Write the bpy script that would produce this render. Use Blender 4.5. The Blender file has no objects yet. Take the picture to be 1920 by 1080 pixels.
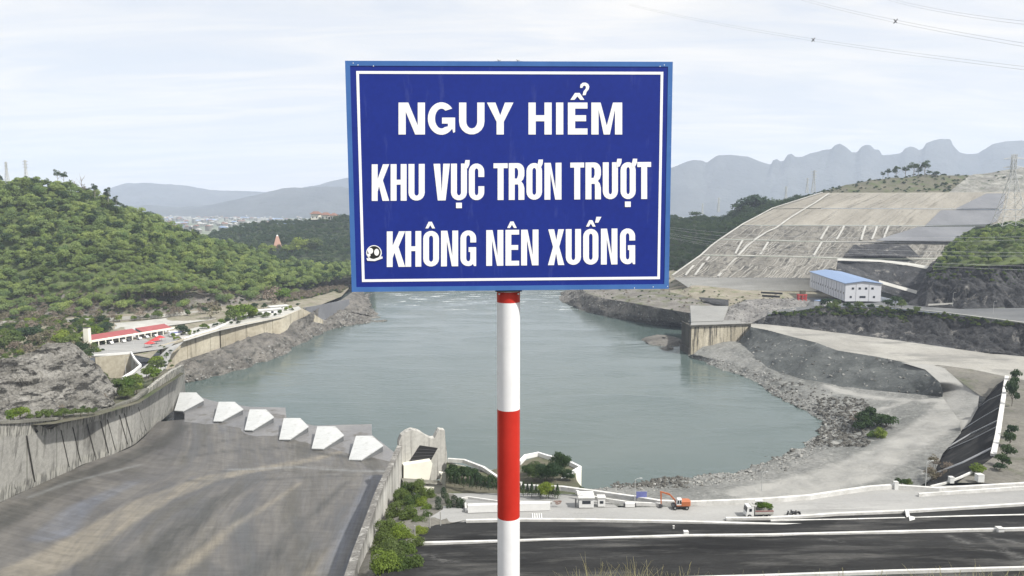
import bpy, math, random
import numpy as np
from mathutils import Vector, Matrix
from mathutils.geometry import tessellate_polygon
R = math.radians
rnd = random.Random(7)
SC = bpy.context.scene
COL = SC.collection
FP, TH, EYE = 1350.0, R(6.34), 100.0
CT, ST = math.cos(TH), math.sin(TH)

# ---------------------------------------------------------------- survey helpers: points of the valley as seen from the dam crest
def ray(px, py):
    u, v = (px-960)/FP, (py-540)/FP
    return Vector((u, CT - v*ST, -ST - v*CT))
def W(px, py, z):
    r = ray(px, py); return r*((z-EYE)/r.z) + Vector((0, 0, EYE))
def D(px, py, d):
    r = ray(px, py); return r*(d/r.y) + Vector((0, 0, EYE))
def P(t):
    if isinstance(t, Vector): return t
    return W(*t) if len(t) == 3 else D(t[0], t[1], t[3])

# ---------------------------------------------------------------- numpy noise
def _h(i, j, k, s):
    n = (i*374761393 + j*668265263 + k*2147483647 + s*974634777) & 0xFFFFFFFF
    n = ((n ^ (n >> 13))*1274126177) & 0xFFFFFFFF
    n = (n ^ (n >> 16)) & 0xFFFFFFFF
    n = (n*2246822519) & 0xFFFFFFFF
    return ((n ^ (n >> 15)) & 0xFFFFFF)/float(0xFFFFFF)
def vn(Q, s=0):
    I = np.floor(Q).astype(np.int64); f = Q-I; f = f*f*(3-2*f)
    I &= 0xFFFF
    o = 0
    for a in (0, 1):
        for b in (0, 1):
            for c in (0, 1):
                w = (f[:, 0] if a else 1-f[:, 0])*(f[:, 1] if b else 1-f[:, 1])*(f[:, 2] if c else 1-f[:, 2])
                o = o + w*_h(I[:, 0]+a, I[:, 1]+b, I[:, 2]+c, s)
    return o*2-1
def fbm(Q, s=0, o=4):
    r, a, f = 0, 1., 1.
    for i in range(o):
        r = r + a*vn(Q*f, s+i*17); a *= .5; f *= 2.03
    return r

# ---------------------------------------------------------------- object helpers
def tag(o, label=None, cat=None, group=None, kind=None):
    if label: o['label'] = label
    if cat: o['category'] = cat
    if group: o['group'] = group
    if kind: o['kind'] = kind
    return o
def mesh(name, V, Fc, mats=None, smooth=False, uv=None, mi=None):
    me = bpy.data.meshes.new(name)
    if isinstance(V, np.ndarray) and isinstance(Fc, np.ndarray):
        n, k = Fc.shape
        me.vertices.add(len(V)); me.vertices.foreach_set('co', V.astype(np.float32).ravel())
        me.loops.add(n*k); me.loops.foreach_set('vertex_index', Fc.astype(np.int32).ravel())
        me.polygons.add(n); me.polygons.foreach_set('loop_start', np.arange(0, n*k, k, dtype=np.int32))
        me.update(calc_edges=True)
        if uv is not None:
            l = me.uv_layers.new(name='UVMap'); l.data.foreach_set('uv', uv[Fc.ravel()].astype(np.float32).ravel())
    else:
        me.from_pydata([tuple(v) for v in V], [], Fc); me.update()
    for m in (mats or []): me.materials.append(m)
    if mi is not None: me.polygons.foreach_set('material_index', np.array(mi, dtype=np.int32))
    if smooth: me.polygons.foreach_set('use_smooth', np.ones(len(me.polygons), dtype=bool))
    return me
def link(name, me, parent=None, loc=(0, 0, 0), rz=0):
    o = bpy.data.objects.new(name, me); COL.objects.link(o)
    o.parent = parent; o.location = loc; o.rotation_euler = (0, 0, rz)
    return o
def thing(name, label, cat, loc=(0, 0, 0), rz=0, group=None):
    return tag(link(name, None, None, loc, rz), label, cat, group)
class MB:
    def __init__(s): s.v = []; s.f = []
    def add(s, V, Fc):
        n = len(s.v); s.v += [Vector(v) for v in V]; s.f += [tuple(i+n for i in f) for f in Fc]; return s
    def box(s, x0, x1, y0, y1, z0, z1, M=None):
        V = [Vector(p) for p in ((x0,y0,z0),(x1,y0,z0),(x1,y1,z0),(x0,y1,z0),(x0,y0,z1),(x1,y0,z1),(x1,y1,z1),(x0,y1,z1))]
        if M: V = [M @ v for v in V]
        return s.add(V, [(0,3,2,1),(4,5,6,7),(0,1,5,4),(1,2,6,5),(2,3,7,6),(3,0,4,7)])
    def prism(s, poly, z0, z1, M=None):      # poly in xy, counter clockwise
        n = len(poly); V = [Vector((p[0], p[1], z0)) for p in poly]+[Vector((p[0], p[1], z1)) for p in poly]
        if M: V = [M @ v for v in V]
        return s.add(V, [tuple(range(n-1, -1, -1)), tuple(range(n, 2*n))]+[(i, (i+1) % n, n+(i+1) % n, n+i) for i in range(n)])
    def hexa(s, A, B):                        # two rings of equal length
        n = len(A); return s.add(list(A)+list(B), [tuple(range(n-1, -1, -1)), tuple(range(n, 2*n))]+[(i, (i+1) % n, n+(i+1) % n, n+i) for i in range(n)])
    def tube(s, pts, r, k=6, r2=None):
        pts = [Vector(p) for p in pts]; n = len(pts); V = []
        for i, p in enumerate(pts):
            t = (pts[min(i+1, n-1)]-pts[max(i-1, 0)]).normalized()
            a = t.cross(Vector((0, 0, 1)) if abs(t.z) < .9 else Vector((1, 0, 0))).normalized(); b = t.cross(a)
            q = r if r2 is None else r+(r2-r)*i/(n-1)
            V += [p+(a*math.cos(2*math.pi*j/k)+b*math.sin(2*math.pi*j/k))*q for j in range(k)]
        Fc = [(i*k+j, i*k+(j+1) % k, (i+1)*k+(j+1) % k, (i+1)*k+j) for i in range(n-1) for j in range(k)]
        return s.add(V, Fc+[tuple(range(k-1, -1, -1)), tuple(range((n-1)*k, n*k))])
    def beam(s, pts, w, h, up=0):             # square section along a polyline resting on it
        pts = [Vector(p) for p in pts]; n = len(pts); V = []
        for i, p in enumerate(pts):
            t = pts[min(i+1, n-1)]-pts[max(i-1, 0)]; a = Vector((-t.y, t.x, 0)).normalized()*w/2
            V += [p-a+Vector((0,0,up)), p+a+Vector((0,0,up)), p+a+Vector((0,0,h+up)), p-a+Vector((0,0,h+up))]
        Fc = [(i*4+j, i*4+(j+1) % 4, i*4+4+(j+1) % 4, i*4+4+j) for i in range(n-1) for j in range(4)]
        return s.add(V, Fc+[(3,2,1,0), tuple(range(n*4-4, n*4))])
    def wheel(s, c, r, w, ax='y', k=14):
        c = Vector(c); e = {'y': Vector((0,1,0)), 'x': Vector((1,0,0))}[ax]
        a = Vector((0,0,1)); b = e.cross(a); V = []
        for q in (-.5, .5):
            V += [c+e*w*q+(a*math.cos(2*math.pi*j/k)+b*math.sin(2*math.pi*j/k))*r for j in range(k)]
        return s.add(V, [tuple(range(k)), tuple(range(2*k-1, k-1, -1))]+[(j, k+j, k+(j+1) % k, (j+1) % k) for j in range(k)])
    def build(s, name, mat, parent=None, smooth=False):
        me = mesh(name, s.v, s.f, [mat], smooth); return link(name, me, parent)
    def own(s, name, mat, label, cat, group=None, smooth=False):   # a thing that is one mesh, origin at its foot
        c = Vector((sum(v.x for v in s.v)/len(s.v), sum(v.y for v in s.v)/len(s.v), min(v.z for v in s.v)))
        me = mesh(name, [v-c for v in s.v], s.f, [mat], smooth)
        return tag(link(name, me, None, c), label, cat, group)
def resample(pts, n):
    L = [0]
    for a, b in zip(pts, pts[1:]): L.append(L[-1]+(b-a).length)
    L = np.array(L); A = np.array([tuple(p) for p in pts]); t = np.linspace(0, L[-1], n)
    return np.stack([np.interp(t, L, A[:, i]) for i in range(3)], 1), t
def loft(name, rows, nu, nv, mat, amp=0., sc=.05, fade=1, seed=0, smooth=True, label=None, cat=None, kind='structure', vs=1., octv=5, az=1., fb=None, idx=False, soft=False, strata=None):
    rows = [[P(t) for t in r] for r in rows]
    G = []; T = None
    for r in rows:
        if idx:
            A = np.array([tuple(p) for p in r]); tt = np.linspace(0, len(r)-1, nu)
            g = np.stack([np.interp(tt, np.arange(len(r)), A[:, i]) for i in range(3)], 1)
            t = np.concatenate([[0], np.cumsum(np.linalg.norm(np.diff(g, axis=0), axis=1))])
        else: g, t = resample(r, nu)
        G.append(g); T = t if T is None else T
    G = np.array(G); m = len(rows); s = np.linspace(0, m-1, (m-1)*nv+1)
    i0 = np.minimum(np.floor(s).astype(int), m-2); f = (s-i0)[:, None, None]
    if soft:
        a = G[np.maximum(i0-1, 0)]; b = G[i0]; c = G[i0+1]; d = G[np.minimum(i0+2, m-1)]
        V = .5*((2*b)+(c-a)*f+(2*a-5*b+4*c-d)*f*f+(3*b-a-3*c+d)*f**3)
    else: V = G[i0]*(1-f)+G[i0+1]*f
    nr = V.shape[0]; Q = V.reshape(-1, 3)
    vv = np.concatenate([[0], np.cumsum(np.linalg.norm(np.diff(V, axis=0), axis=2).mean(1))])
    uv = np.stack([np.tile(T, nr), np.repeat(vv, nu)], 1)
    if amp:
        fu = np.minimum(np.arange(nu), np.arange(nu)[::-1])/(3.*fade) if fade else np.ones(nu)
        e0, e1 = fb if fb else (fade, fade)
        fv0 = np.arange(nr)/(2.*e0) if e0 else np.ones(nr); fv1 = np.arange(nr)[::-1]/(2.*e1) if e1 else np.ones(nr)
        w = (np.clip(fu, 0, 1)[None, :]*np.clip(np.minimum(fv0, fv1), 0, 1)[:, None]).reshape(-1, 1)
        K = Q*np.array([1, 1, vs])*sc
        N = np.stack([fbm(K, seed, octv), fbm(K+31.7, seed+5, octv), fbm(K+77.1, seed+9, octv)*az], 1)
        Q = Q+N*amp*w
        if strata:                            # (fx, fy, fz, tilt, depth): crevices along tilted beds
            fx, fy, fz, tl, dp = strata; ct, st_ = math.cos(tl), math.sin(tl)
            Rq = np.stack([Q[:, 0]*ct+Q[:, 2]*st_, Q[:, 1], -Q[:, 0]*st_+Q[:, 2]*ct], 1)*np.array([fx, fy, fz])
            r1 = 1-np.abs(vn(Rq, seed+50)); r2 = 1-np.abs(vn(Rq*2.3+9, seed+60)); cv = (np.clip(r1, 0, 1)**5+.5*np.clip(r2, 0, 1)**4)
            Q = Q+(np.array([0, .8, -.8])[None, :]*cv[:, None]*dp)*w
    j = np.arange(nr-1)[:, None]*nu+np.arange(nu-1)[None, :]
    Fc = np.stack([j, j+1, j+1+nu, j+nu], 2).reshape(-1, 4)
    # face upwards / towards the camera
    e1, e2 = Q[Fc[:, 1]]-Q[Fc[:, 0]], Q[Fc[:, 3]]-Q[Fc[:, 0]]
    nn = np.cross(e1, e2).sum(0); view = np.array([0, -.35, 1.])
    if (nn*view).sum() < 0: Fc = Fc[:, ::-1]
    me = mesh(name, Q, Fc, [mat], smooth, uv)
    o = link(name, me); tag(o, label, cat, None, kind)
    o['_g'] = 0; del o['_g']
    return o, Q.reshape(nr, nu, 3)
HAZE, SUNE, SKYS, EXPO, CLOUD = 1.05e-4, 4.1, .105, .68, (5.75, 5.6, 5.45)
# ---------------------------------------------------------------- materials
def nodes(name):
    m = bpy.data.materials.new(name); m.use_nodes = True; nt = m.node_tree
    return m, nt, nt.nodes['Principled BSDF']
def L(nt, a, b): nt.links.new(a, b)
def c4(c): return (c[0], c[1], c[2], 1)
def noise(nt, co, scale, detail=6, rough=.6, stretch=(1, 1, 1), dist=0, rot=(0, 0, 0)):
    mp = nt.nodes.new('ShaderNodeMapping'); mp.inputs['Scale'].default_value = stretch; mp.inputs['Rotation'].default_value = rot
    n = nt.nodes.new('ShaderNodeTexNoise'); n.inputs['Scale'].default_value = scale; n.inputs['Detail'].default_value = detail
    n.inputs['Roughness'].default_value = rough; n.inputs['Distortion'].default_value = dist
    L(nt, co, mp.inputs['Vector']); L(nt, mp.outputs[0], n.inputs['Vector']); return n.outputs['Fac']
def ramp(nt, fac, stops):
    r = nt.nodes.new('ShaderNodeValToRGB'); e = r.color_ramp.elements
    while len(e) < len(stops): e.new(.5)
    for i, (p, c) in enumerate(stops): e[i].position = p; e[i].color = c4(c) if not isinstance(c, (int, float)) else (c, c, c, 1)
    L(nt, fac, r.inputs[0]); return r.outputs[0]
def mix(nt, fac, a, b, mode='MIX'):
    m = nt.nodes.new('ShaderNodeMix'); m.data_type = 'RGBA'; m.blend_type = mode
    for k, v in ((0, fac), (6, a), (7, b)):
        if isinstance(v, bpy.types.NodeSocket): L(nt, v, m.inputs[k])
        elif k == 0: m.inputs[0].default_value = v
        else: m.inputs[k].default_value = c4(v)
    return m.outputs[2]
def math_(nt, op, a, b=None):
    m = nt.nodes.new('ShaderNodeMath'); m.operation = op
    for k, v in ((0, a), (1, b)):
        if v is None: continue
        if isinstance(v, bpy.types.NodeSocket): L(nt, v, m.inputs[k])
        else: m.inputs[k].default_value = v
    return m.outputs[0]
def bump(nt, bs, h, strength, dist=1.):
    b = nt.nodes.new('ShaderNodeBump'); b.inputs['Strength'].default_value = strength; b.inputs['Distance'].default_value = dist
    L(nt, h, b.inputs['Height']); L(nt, b.outputs[0], bs.inputs['Normal'])
def MT(name, c1, c2, s=.1, st=(1, 1, 1), c3=None, s3=.5, t3=(.5, .62), st3=(1, 1, 1), grain=.25, gs=1.5, rough=.9, bs=.0, bd=1., co='Object', joints=None, rot=(0, 0, 0), dist=0, spec=.3):
    m, nt, b = nodes(name)
    tc = nt.nodes.new('ShaderNodeTexCoord').outputs[co]
    n1 = noise(nt, tc, s, 8, .62, st, dist, rot)
    col = ramp(nt, n1, [(.34, c1), (.66, c2)])
    if c3:
        n3 = noise(nt, tc, s3, 6, .65, st3, dist, rot)
        col = mix(nt, ramp(nt, n3, [(t3[0], 0.), (t3[1], 1.)]), col, c3)
    g = noise(nt, tc, gs, 5, .7)
    if grain:
        col = mix(nt, 1., col, ramp(nt, g, [(.25, 1-grain), (.75, 1+grain*.0+0.0)] if False else [(.28, 1-grain), (.62, 1.)]), 'MULTIPLY')
    if joints:                                # (w, h, colour, mortar) in UV metres
        br = nt.nodes.new('ShaderNodeTexBrick'); uv = nt.nodes.new('ShaderNodeTexCoord').outputs['UV']
        L(nt, uv, br.inputs['Vector']); br.inputs['Scale'].default_value = 1
        br.inputs['Brick Width'].default_value = joints[0]; br.inputs['Row Height'].default_value = joints[1]
        br.inputs['Mortar Size'].default_value = joints[3]; br.inputs['Mortar Smooth'].default_value = .5; br.offset = 0
        br.inputs['Color1'].default_value = (1, 1, 1, 1); br.inputs['Color2'].default_value = (.88, .88, .88, 1)
        br.inputs['Mortar'].default_value = c4(joints[2])
        col = mix(nt, 1., col, br.outputs['Color'], 'MULTIPLY')
    L(nt, col, b.inputs['Base Color']); b.inputs['Roughness'].default_value = rough
    b.inputs['Specular IOR Level'].default_value = spec
    if bs: bump(nt, b, g, bs, bd)
    return m
def topstain(m):
    nt = m.node_tree; b = nt.nodes['Principled BSDF']; src = b.inputs['Base Color'].links[0].from_socket
    at = nt.nodes.new('ShaderNodeAttribute'); at.attribute_name = 'hf'; tc = nt.nodes.new('ShaderNodeTexCoord').outputs['Object']
    n = noise(nt, tc, .5, 6, .65, (1, 1, .25)); q = math_(nt, 'ADD', at.outputs['Fac'], math_(nt, 'MULTIPLY', math_(nt, 'SUBTRACT', n, .5), .5))
    L(nt, mix(nt, ramp(nt, q, [(.88, 0.), (1.08, .8)]), src, (.085, .08, .072)), b.inputs['Base Color'])
def bandwall(m):
    nt = m.node_tree; b = nt.nodes['Principled BSDF']; src = b.inputs['Base Color'].links[0].from_socket
    at = nt.nodes.new('ShaderNodeAttribute'); at.attribute_name = 'hf'; tc = nt.nodes.new('ShaderNodeTexCoord').outputs['Object']
    n = noise(nt, tc, .16, 6, .65); q = math_(nt, 'ADD', at.outputs['Fac'], math_(nt, 'MULTIPLY', math_(nt, 'SUBTRACT', n, .5), .22))
    f = ramp(nt, q, [(.0, 0.), (.04, .75), (.15, .75), (.22, .0), (.80, .0), (.84, .8), (1., .8)])
    drip = ramp(nt, noise(nt, tc, .6, 6, .65, (2., 2., .05)), [(.42, .22), (.56, 1.)])
    L(nt, mix(nt, f, src, mix(nt, 1., (.40, .39, .345), drip, 'MULTIPLY')), b.inputs['Base Color'])
def flat(name, c, rough=.6, metal=0, var=.12, s=2.):
    m, nt, b = nodes(name); tc = nt.nodes.new('ShaderNodeTexCoord').outputs['Object']
    n = noise(nt, tc, s, 5, .6)
    L(nt, mix(nt, 1., c, ramp(nt, n, [(.3, 1-var), (.7, 1.)]), 'MULTIPLY'), b.inputs['Base Color'])
    b.inputs['Roughness'].default_value = rough; b.inputs['Metallic'].default_value = metal
    return m
def leafmat(name, cols, var=.24, trans=.48):
    m, nt, b = nodes(name)
    oi = nt.nodes.new('ShaderNodeObjectInfo'); ge = nt.nodes.new('ShaderNodeNewGeometry')
    n = len(cols); col = ramp(nt, oi.outputs['Random'], [(i/(n-1)*.96+.02, c) for i, c in enumerate(cols)])
    col = mix(nt, 1., col, ramp(nt, ge.outputs['Random Per Island'], [(0., 1-var), (1., 1+var*.5)]), 'MULTIPLY')
    L(nt, col, b.inputs['Base Color']); b.inputs['Roughness'].default_value = .75; b.inputs['Specular IOR Level'].default_value = .2
    tr = nt.nodes.new('ShaderNodeBsdfTranslucent'); L(nt, col, tr.inputs['Color'])
    mx = nt.nodes.new('ShaderNodeMixShader'); mx.inputs[0].default_value = trans
    L(nt, b.outputs[0], mx.inputs[1]); L(nt, tr.outputs[0], mx.inputs[2]); L(nt, mx.outputs[0], nt.nodes['Material Output'].inputs['Surface'])
    return m

m_rock = MT('grey_rock', (.13, .125, .12), (.33, .32, .30), .06, c3=(.07, .07, .065), s3=.35, t3=(.55, .68), grain=.45, gs=.9, bs=.9, bd=1.2)
m_rock_slant = MT('slanted_rock', (.19, .182, .16), (.39, .375, .34), .10, st=(1, .4, 2.5), rot=(0, .9, .3), c3=(.05, .048, .042), s3=.22, t3=(.50, .58), st3=(.35, .5, 2.4), grain=.55, gs=.6, bs=1., bd=2.2)
m_rock_dark = MT('dark_rock', (.020, .021, .023), (.095, .096, .098), .08, st=(1, 1, .35), c3=(.27, .26, .24), s3=.10, t3=(.58, .66), st3=(1, 1, .3), grain=.65, gs=.5, bs=1., bd=2.2)
m_rock_brown = MT('brown_rock', (.13, .12, .105), (.25, .235, .21), .05, c3=(.12, .13, .07), s3=.08, t3=(.5, .62), grain=.4, gs=.7, bs=.8, bd=1.)
m_shore = MT('shore_rock', (.11, .105, .095), (.24, .225, .20), .07, c3=(.05, .052, .045), s3=.2, t3=(.52, .66), grain=.5, gs=.8, bs=1., bd=1.2)
m_gravel = MT('gravel', (.15, .155, .145), (.25, .25, .235), .03, c3=(.32, .315, .295), s3=.4, t3=(.56, .68), grain=.5, gs=.7, bs=.7, bd=.5)
def add_track(m):
    nt = m.node_tree; b = nt.nodes['Principled BSDF']; src = b.inputs['Base Color'].links[0].from_socket
    at = nt.nodes.new('ShaderNodeAttribute'); at.attribute_name = 'track'; tc = nt.nodes.new('ShaderNodeTexCoord').outputs['Object']
    n = noise(nt, tc, .06, 6, .6); f = math_(nt, 'MULTIPLY', at.outputs['Fac'], ramp(nt, n, [(.3, .35), (.6, .9)]))
    L(nt, mix(nt, f, src, (.31, .305, .285)), b.inputs['Base Color'])
add_track(m_gravel)
m_road_dirt = MT('gravel_road', (.24, .232, .21), (.37, .36, .325), .04, c3=(.20, .197, .18), s3=.08, t3=(.52, .66), st3=(.4, 1.3, 1), grain=.2, gs=.5, bs=.2, bd=.3, st=(1, .5, 1))
m_track = MT('track_gravel', (.23, .23, .215), (.30, .295, .28), .05, grain=.2, gs=.8, bs=.3, bd=.3)
m_embank = MT('dark_gravel', (.07, .077, .075), (.135, .143, .138), .06, c3=(.26, .26, .245), s3=.35, t3=(.62, .72), grain=.35, gs=.7, bs=.7, bd=.7)
m_quarry = MT('cut_slope', (.145, .138, .12), (.31, .295, .26), .035, st=(1, .35, 1), c3=(.085, .083, .075), s3=.16, t3=(.52, .64), st3=(1, .30, 1), grain=.55, gs=.5, bs=.8, bd=2., co='UV')
m_quarry_hi = MT('upper_cut_slope', (.20, .187, .158), (.305, .286, .245), .02, st=(1, .3, 1), c3=(.16, .147, .12), s3=.10, t3=(.53, .68), st3=(1, .14, 1), grain=.25, gs=.5, bs=.3, bd=1., co='UV')
m_quarryrib = MT('weathered_rib', (.24, .23, .205), (.37, .355, .315), .1, grain=.35, gs=.5)
m_shotc = MT('grey_shotcrete', (.125, .13, .14), (.18, .185, .195), .02, grain=.15, gs=.3, c3=(.15, .155, .17), s3=.06, t3=(.55, .7), st3=(1, 1, 3))
m_netrock = MT('netted_rock', (.17, .167, .15), (.33, .325, .295), .04, st=(1, 1, 3), c3=(.13, .14, .11), s3=.10, t3=(.5, .62), st3=(1, 1, 3), grain=.4, gs=.3, bs=.9, bd=2.)
m_soil = MT('brown_green_soil', (.08, .082, .055), (.135, .125, .09), .03, c3=(.07, .09, .035), s3=.07, t3=(.5, .62), grain=.3, gs=.4, bs=.5, bd=.8)
m_dryground = MT('dry_ground', (.19, .17, .125), (.29, .265, .21), .06, c3=(.12, .14, .06), s3=.15, t3=(.52, .66), grain=.35, gs=1., bs=.5, bd=.3)
m_forestfloor = MT('forest_floor', (.06, .085, .03), (.12, .15, .055), .08, grain=.4, gs=.6)
m_farforest = MT('far_woodland', (.035, .055, .025), (.07, .095, .04), .012, c3=(.025, .04, .02), s3=.03, t3=(.5, .6), grain=.5, gs=.08, bs=1., bd=8.)
m_plain = MT('valley_plain', (.10, .13, .08), (.22, .24, .18), .0015, c3=(.35, .35, .33), s3=.01, t3=(.6, .7), st3=(.5, 2, 1), grain=.4, gs=.02)
m_mount = MT('far_mountain', (.022, .027, .027), (.07, .074, .07), .002, grain=.4, gs=.006, bs=1., bd=40)
m_earth = MT('grey_brown_earth', (.115, .11, .095), (.19, .18, .155), .05, c3=(.09, .10, .06), s3=.12, t3=(.54, .68), grain=.35, gs=.8, bs=.4, bd=.4)
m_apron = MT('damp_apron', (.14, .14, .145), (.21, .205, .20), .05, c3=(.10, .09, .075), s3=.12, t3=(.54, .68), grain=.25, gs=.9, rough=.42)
m_tooth = MT('tooth_white', (.40, .41, .405), (.45, .46, .455), .2, c3=(.24, .235, .21), s3=.45, t3=(.56, .76), st3=(1, 2.5, 1), grain=.1, gs=2.)
m_asph = MT('grey_hardstanding', (.10, .105, .11), (.15, .155, .155), .04, grain=.2, gs=.6)
m_chute = None
m_oldconc = MT('stained_concrete', (.26, .255, .232), (.42, .41, .375), .05, st=(1, 1, .25), c3=(.14, .135, .12), s3=.16, t3=(.53, .70), st3=(2.2, 2.2, .09), grain=.3, gs=.7, bs=.3, bd=.3, joints=(13., 90., (.45, .45, .42), .25))
bandwall(m_oldconc)
m_pier = MT('streaked_pier_concrete', (.38, .37, .34), (.56, .55, .51), .1, st=(1, 1, .2), c3=(.08, .077, .07), s3=.45, t3=(.52, .64), st3=(2.5, 2.5, .06), grain=.25, gs=1.)
topstain(m_pier)
m_yellowwall = MT('yellowish_wall', (.36, .32, .24), (.52, .48, .38), .06, c3=(.20, .18, .14), s3=.2, t3=(.54, .68), st3=(1.5, 1.5, .12), grain=.25, gs=.5, joints=(24., 60., (.42, .40, .34), .3))
m_abut = MT('stained_abutment', (.40, .36, .27), (.56, .51, .40), .15, st=(1, 1, .3), c3=(.11, .10, .08), s3=.4, t3=(.50, .60), st3=(1.5, 1.5, .10), grain=.35, gs=.9)
m_abut_dk = MT('wet_dark_concrete', (.035, .033, .028), (.09, .085, .07), .2, st=(1, 1, .2), grain=.3, gs=1.)
m_ltconc = MT('light_concrete', (.34, .335, .31), (.46, .455, .42), .08, c3=(.36, .35, .33), s3=.2, t3=(.56, .72), grain=.12, gs=1.2)
m_slabconc = MT('banded_slab', (.22, .22, .21), (.30, .30, .285), .06, st=(.4, .4, 5.), grain=.15, gs=.8)
m_cream = flat('cream_paint', (.76, .74, .64), .8, var=.12, s=.3)
m_white = flat('white_paint', (.70, .70, .685), .6, var=.10, s=.5)
m_whitedirty = MT('weathered_white', (.46, .455, .43), (.66, .655, .635), .3, c3=(.38, .37, .34), s3=.7, t3=(.60, .74), grain=.1, gs=2.)
m_road = MT('concrete_road', (.24, .24, .235), (.33, .328, .315), .05, st=(.3, 1, 1), c3=(.17, .17, .165), s3=.12, t3=(.56, .72), st3=(.15, 1, 1), grain=.12, gs=1.5)
m_black = MT('black_slope_lining', (.013, .013, .013), (.040, .040, .039), .07, st=(.4, 1, 1), c3=(.10, .098, .092), s3=.13, t3=(.51, .70), st3=(.35, 1, 1), grain=.35, gs=1.2, rough=.95, bs=.2, bd=.2, spec=.08)
def scuffs(m):
    nt = m.node_tree; b = nt.nodes['Principled BSDF']; src = b.inputs['Base Color'].links[0].from_socket
    at = nt.nodes.new('ShaderNodeAttribute'); at.attribute_name = 'scuff'; tc = nt.nodes.new('ShaderNodeTexCoord').outputs['Object']
    f = math_(nt, 'MULTIPLY', at.outputs['Fac'], ramp(nt, noise(nt, tc, .6, 6, .7), [(.42, 0.), (.58, .85)])); L(nt, mix(nt, f, src, (.17, .168, .16)), b.inputs['Base Color'])
scuffs(m_black)
m_darkhole = flat('dark_interior', (.012, .012, .012), .9)
m_red_roof = flat('red_roof', (.30, .075, .075), .7, var=.2, s=.3)
m_red = flat('red_paint', (.48, .04, .04), .5)
m_blue_roof = flat('blue_steel_roof', (.17, .25, .40), .5, var=.05)
m_bldg = flat('pale_wall', (.56, .57, .60), .7, var=.06)
m_glass = flat('dark_glass', (.03, .035, .045), .15)
m_steel = flat('galvanised_steel', (.42, .43, .44), .45, .5)
m_pylon = flat('pale_lattice_steel', (.50, .51, .50), .6, .1)
m_tyre = flat('tyre_rubber', (.02, .02, .02), .85)
m_orange = flat('orange_paint', (.42, .13, .05), .5)
m_darkgrey = flat('dark_grey_paint', (.06, .06, .065), .5)
m_wood = flat('bark', (.12, .10, .075), .95, s=4)
m_deadwood = flat('pale_bark', (.30, .27, .23), .95, s=4)
m_tile = flat('brown_tiles', (.20, .11, .08), .8)
m_pinkstone = flat('pink_stone', (.42, .25, .19), .8)
m_blue = flat('blue_panel', (.15, .17, .40), .5)
m_wire = flat('wire', (.45, .45, .46), .6)
m_wire_lt = flat('bright_wire', (.75, .75, .75), .6)

L_hill = leafmat('hill_leaves', [(.17, .25, .09), (.28, .36, .11), (.21, .29, .11), (.34, .41, .13), (.15, .22, .09), (.31, .38, .12), (.24, .31, .12)])
L_dark = leafmat('dark_leaves', [(.035, .062, .028), (.055, .095, .032), (.045, .08, .042), (.08, .12, .045)])
L_bright = leafmat('bright_leaves', [(.12, .20, .03), (.20, .27, .04), (.26, .32, .06), (.10, .17, .035)])
L_mid = leafmat('mid_leaves', [(.09, .14, .04), (.14, .19, .05), (.12, .16, .055)])
L_dry = leafmat('dry_twigs', [(.17, .14, .105), (.23, .19, .15), (.14, .13, .08)], trans=.15)
L_straw = leafmat('dry_straw', [(.36, .33, .17), (.46, .42, .24), (.22, .25, .10)])

# spillway chute: stains run with the flow, damp gloss in places, bluish glare painted into the colour
def chute_mat():
    m, nt, b = nodes('wet_stained_chute')
    uv = nt.nodes.new('ShaderNodeTexCoord').outputs['UV']; ob = nt.nodes.new('ShaderNodeTexCoord').outputs['Object']
    n1 = noise(nt, uv, .030, 7, .65, (1.6, .40, 1), .8)
    n2 = noise(nt, uv, .055, 6, .6, (1.3, .30, 1), .5)
    n3 = noise(nt, ob, .35, 5, .7)
    n6 = math_(nt, 'MULTIPLY', math_(nt, 'ADD', noise(nt, uv, .5, 7, .75, (1.3, .07, 1), .15), noise(nt, uv, .5, 6, .7, (.12, 1.1, 1), .4)), .5)
    col = ramp(nt, n1, [(.28, (.052, .052, .052)), (.43, (.092, .088, .083)), (.54, (.135, .127, .114)), (.70, (.118, .12, .126))])
    col = mix(nt, ramp(nt, n2, [(.50, 0.), (.62, .7)]), col, (.075, .07, .055))
    n5 = noise(nt, uv, .045, 5, .6, (1.1, .28, 1), .3)
    col = mix(nt, ramp(nt, n5, [(.57, 0.), (.67, .5)]), col, (.19, .175, .145))
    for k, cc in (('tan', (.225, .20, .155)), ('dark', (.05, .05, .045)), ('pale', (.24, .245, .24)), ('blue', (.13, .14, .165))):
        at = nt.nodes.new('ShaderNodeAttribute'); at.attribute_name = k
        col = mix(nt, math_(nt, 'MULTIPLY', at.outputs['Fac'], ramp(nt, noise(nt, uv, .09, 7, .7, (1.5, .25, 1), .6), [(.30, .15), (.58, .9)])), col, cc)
    col = mix(nt, 1., col, ramp(nt, n3, [(.3, .78), (.65, 1.)]), 'MULTIPLY')
    col = mix(nt, 1., col, ramp(nt, n6, [(.42, .74), (.56, 1.04)]), 'MULTIPLY')
    L(nt, col, b.inputs['Base Color'])
    L(nt, ramp(nt, n1, [(.35, .36), (.6, .72)]), b.inputs['Roughness'])
    bump(nt, b, n3, .15, .3)
    return m
m_chute = chute_mat()
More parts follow.
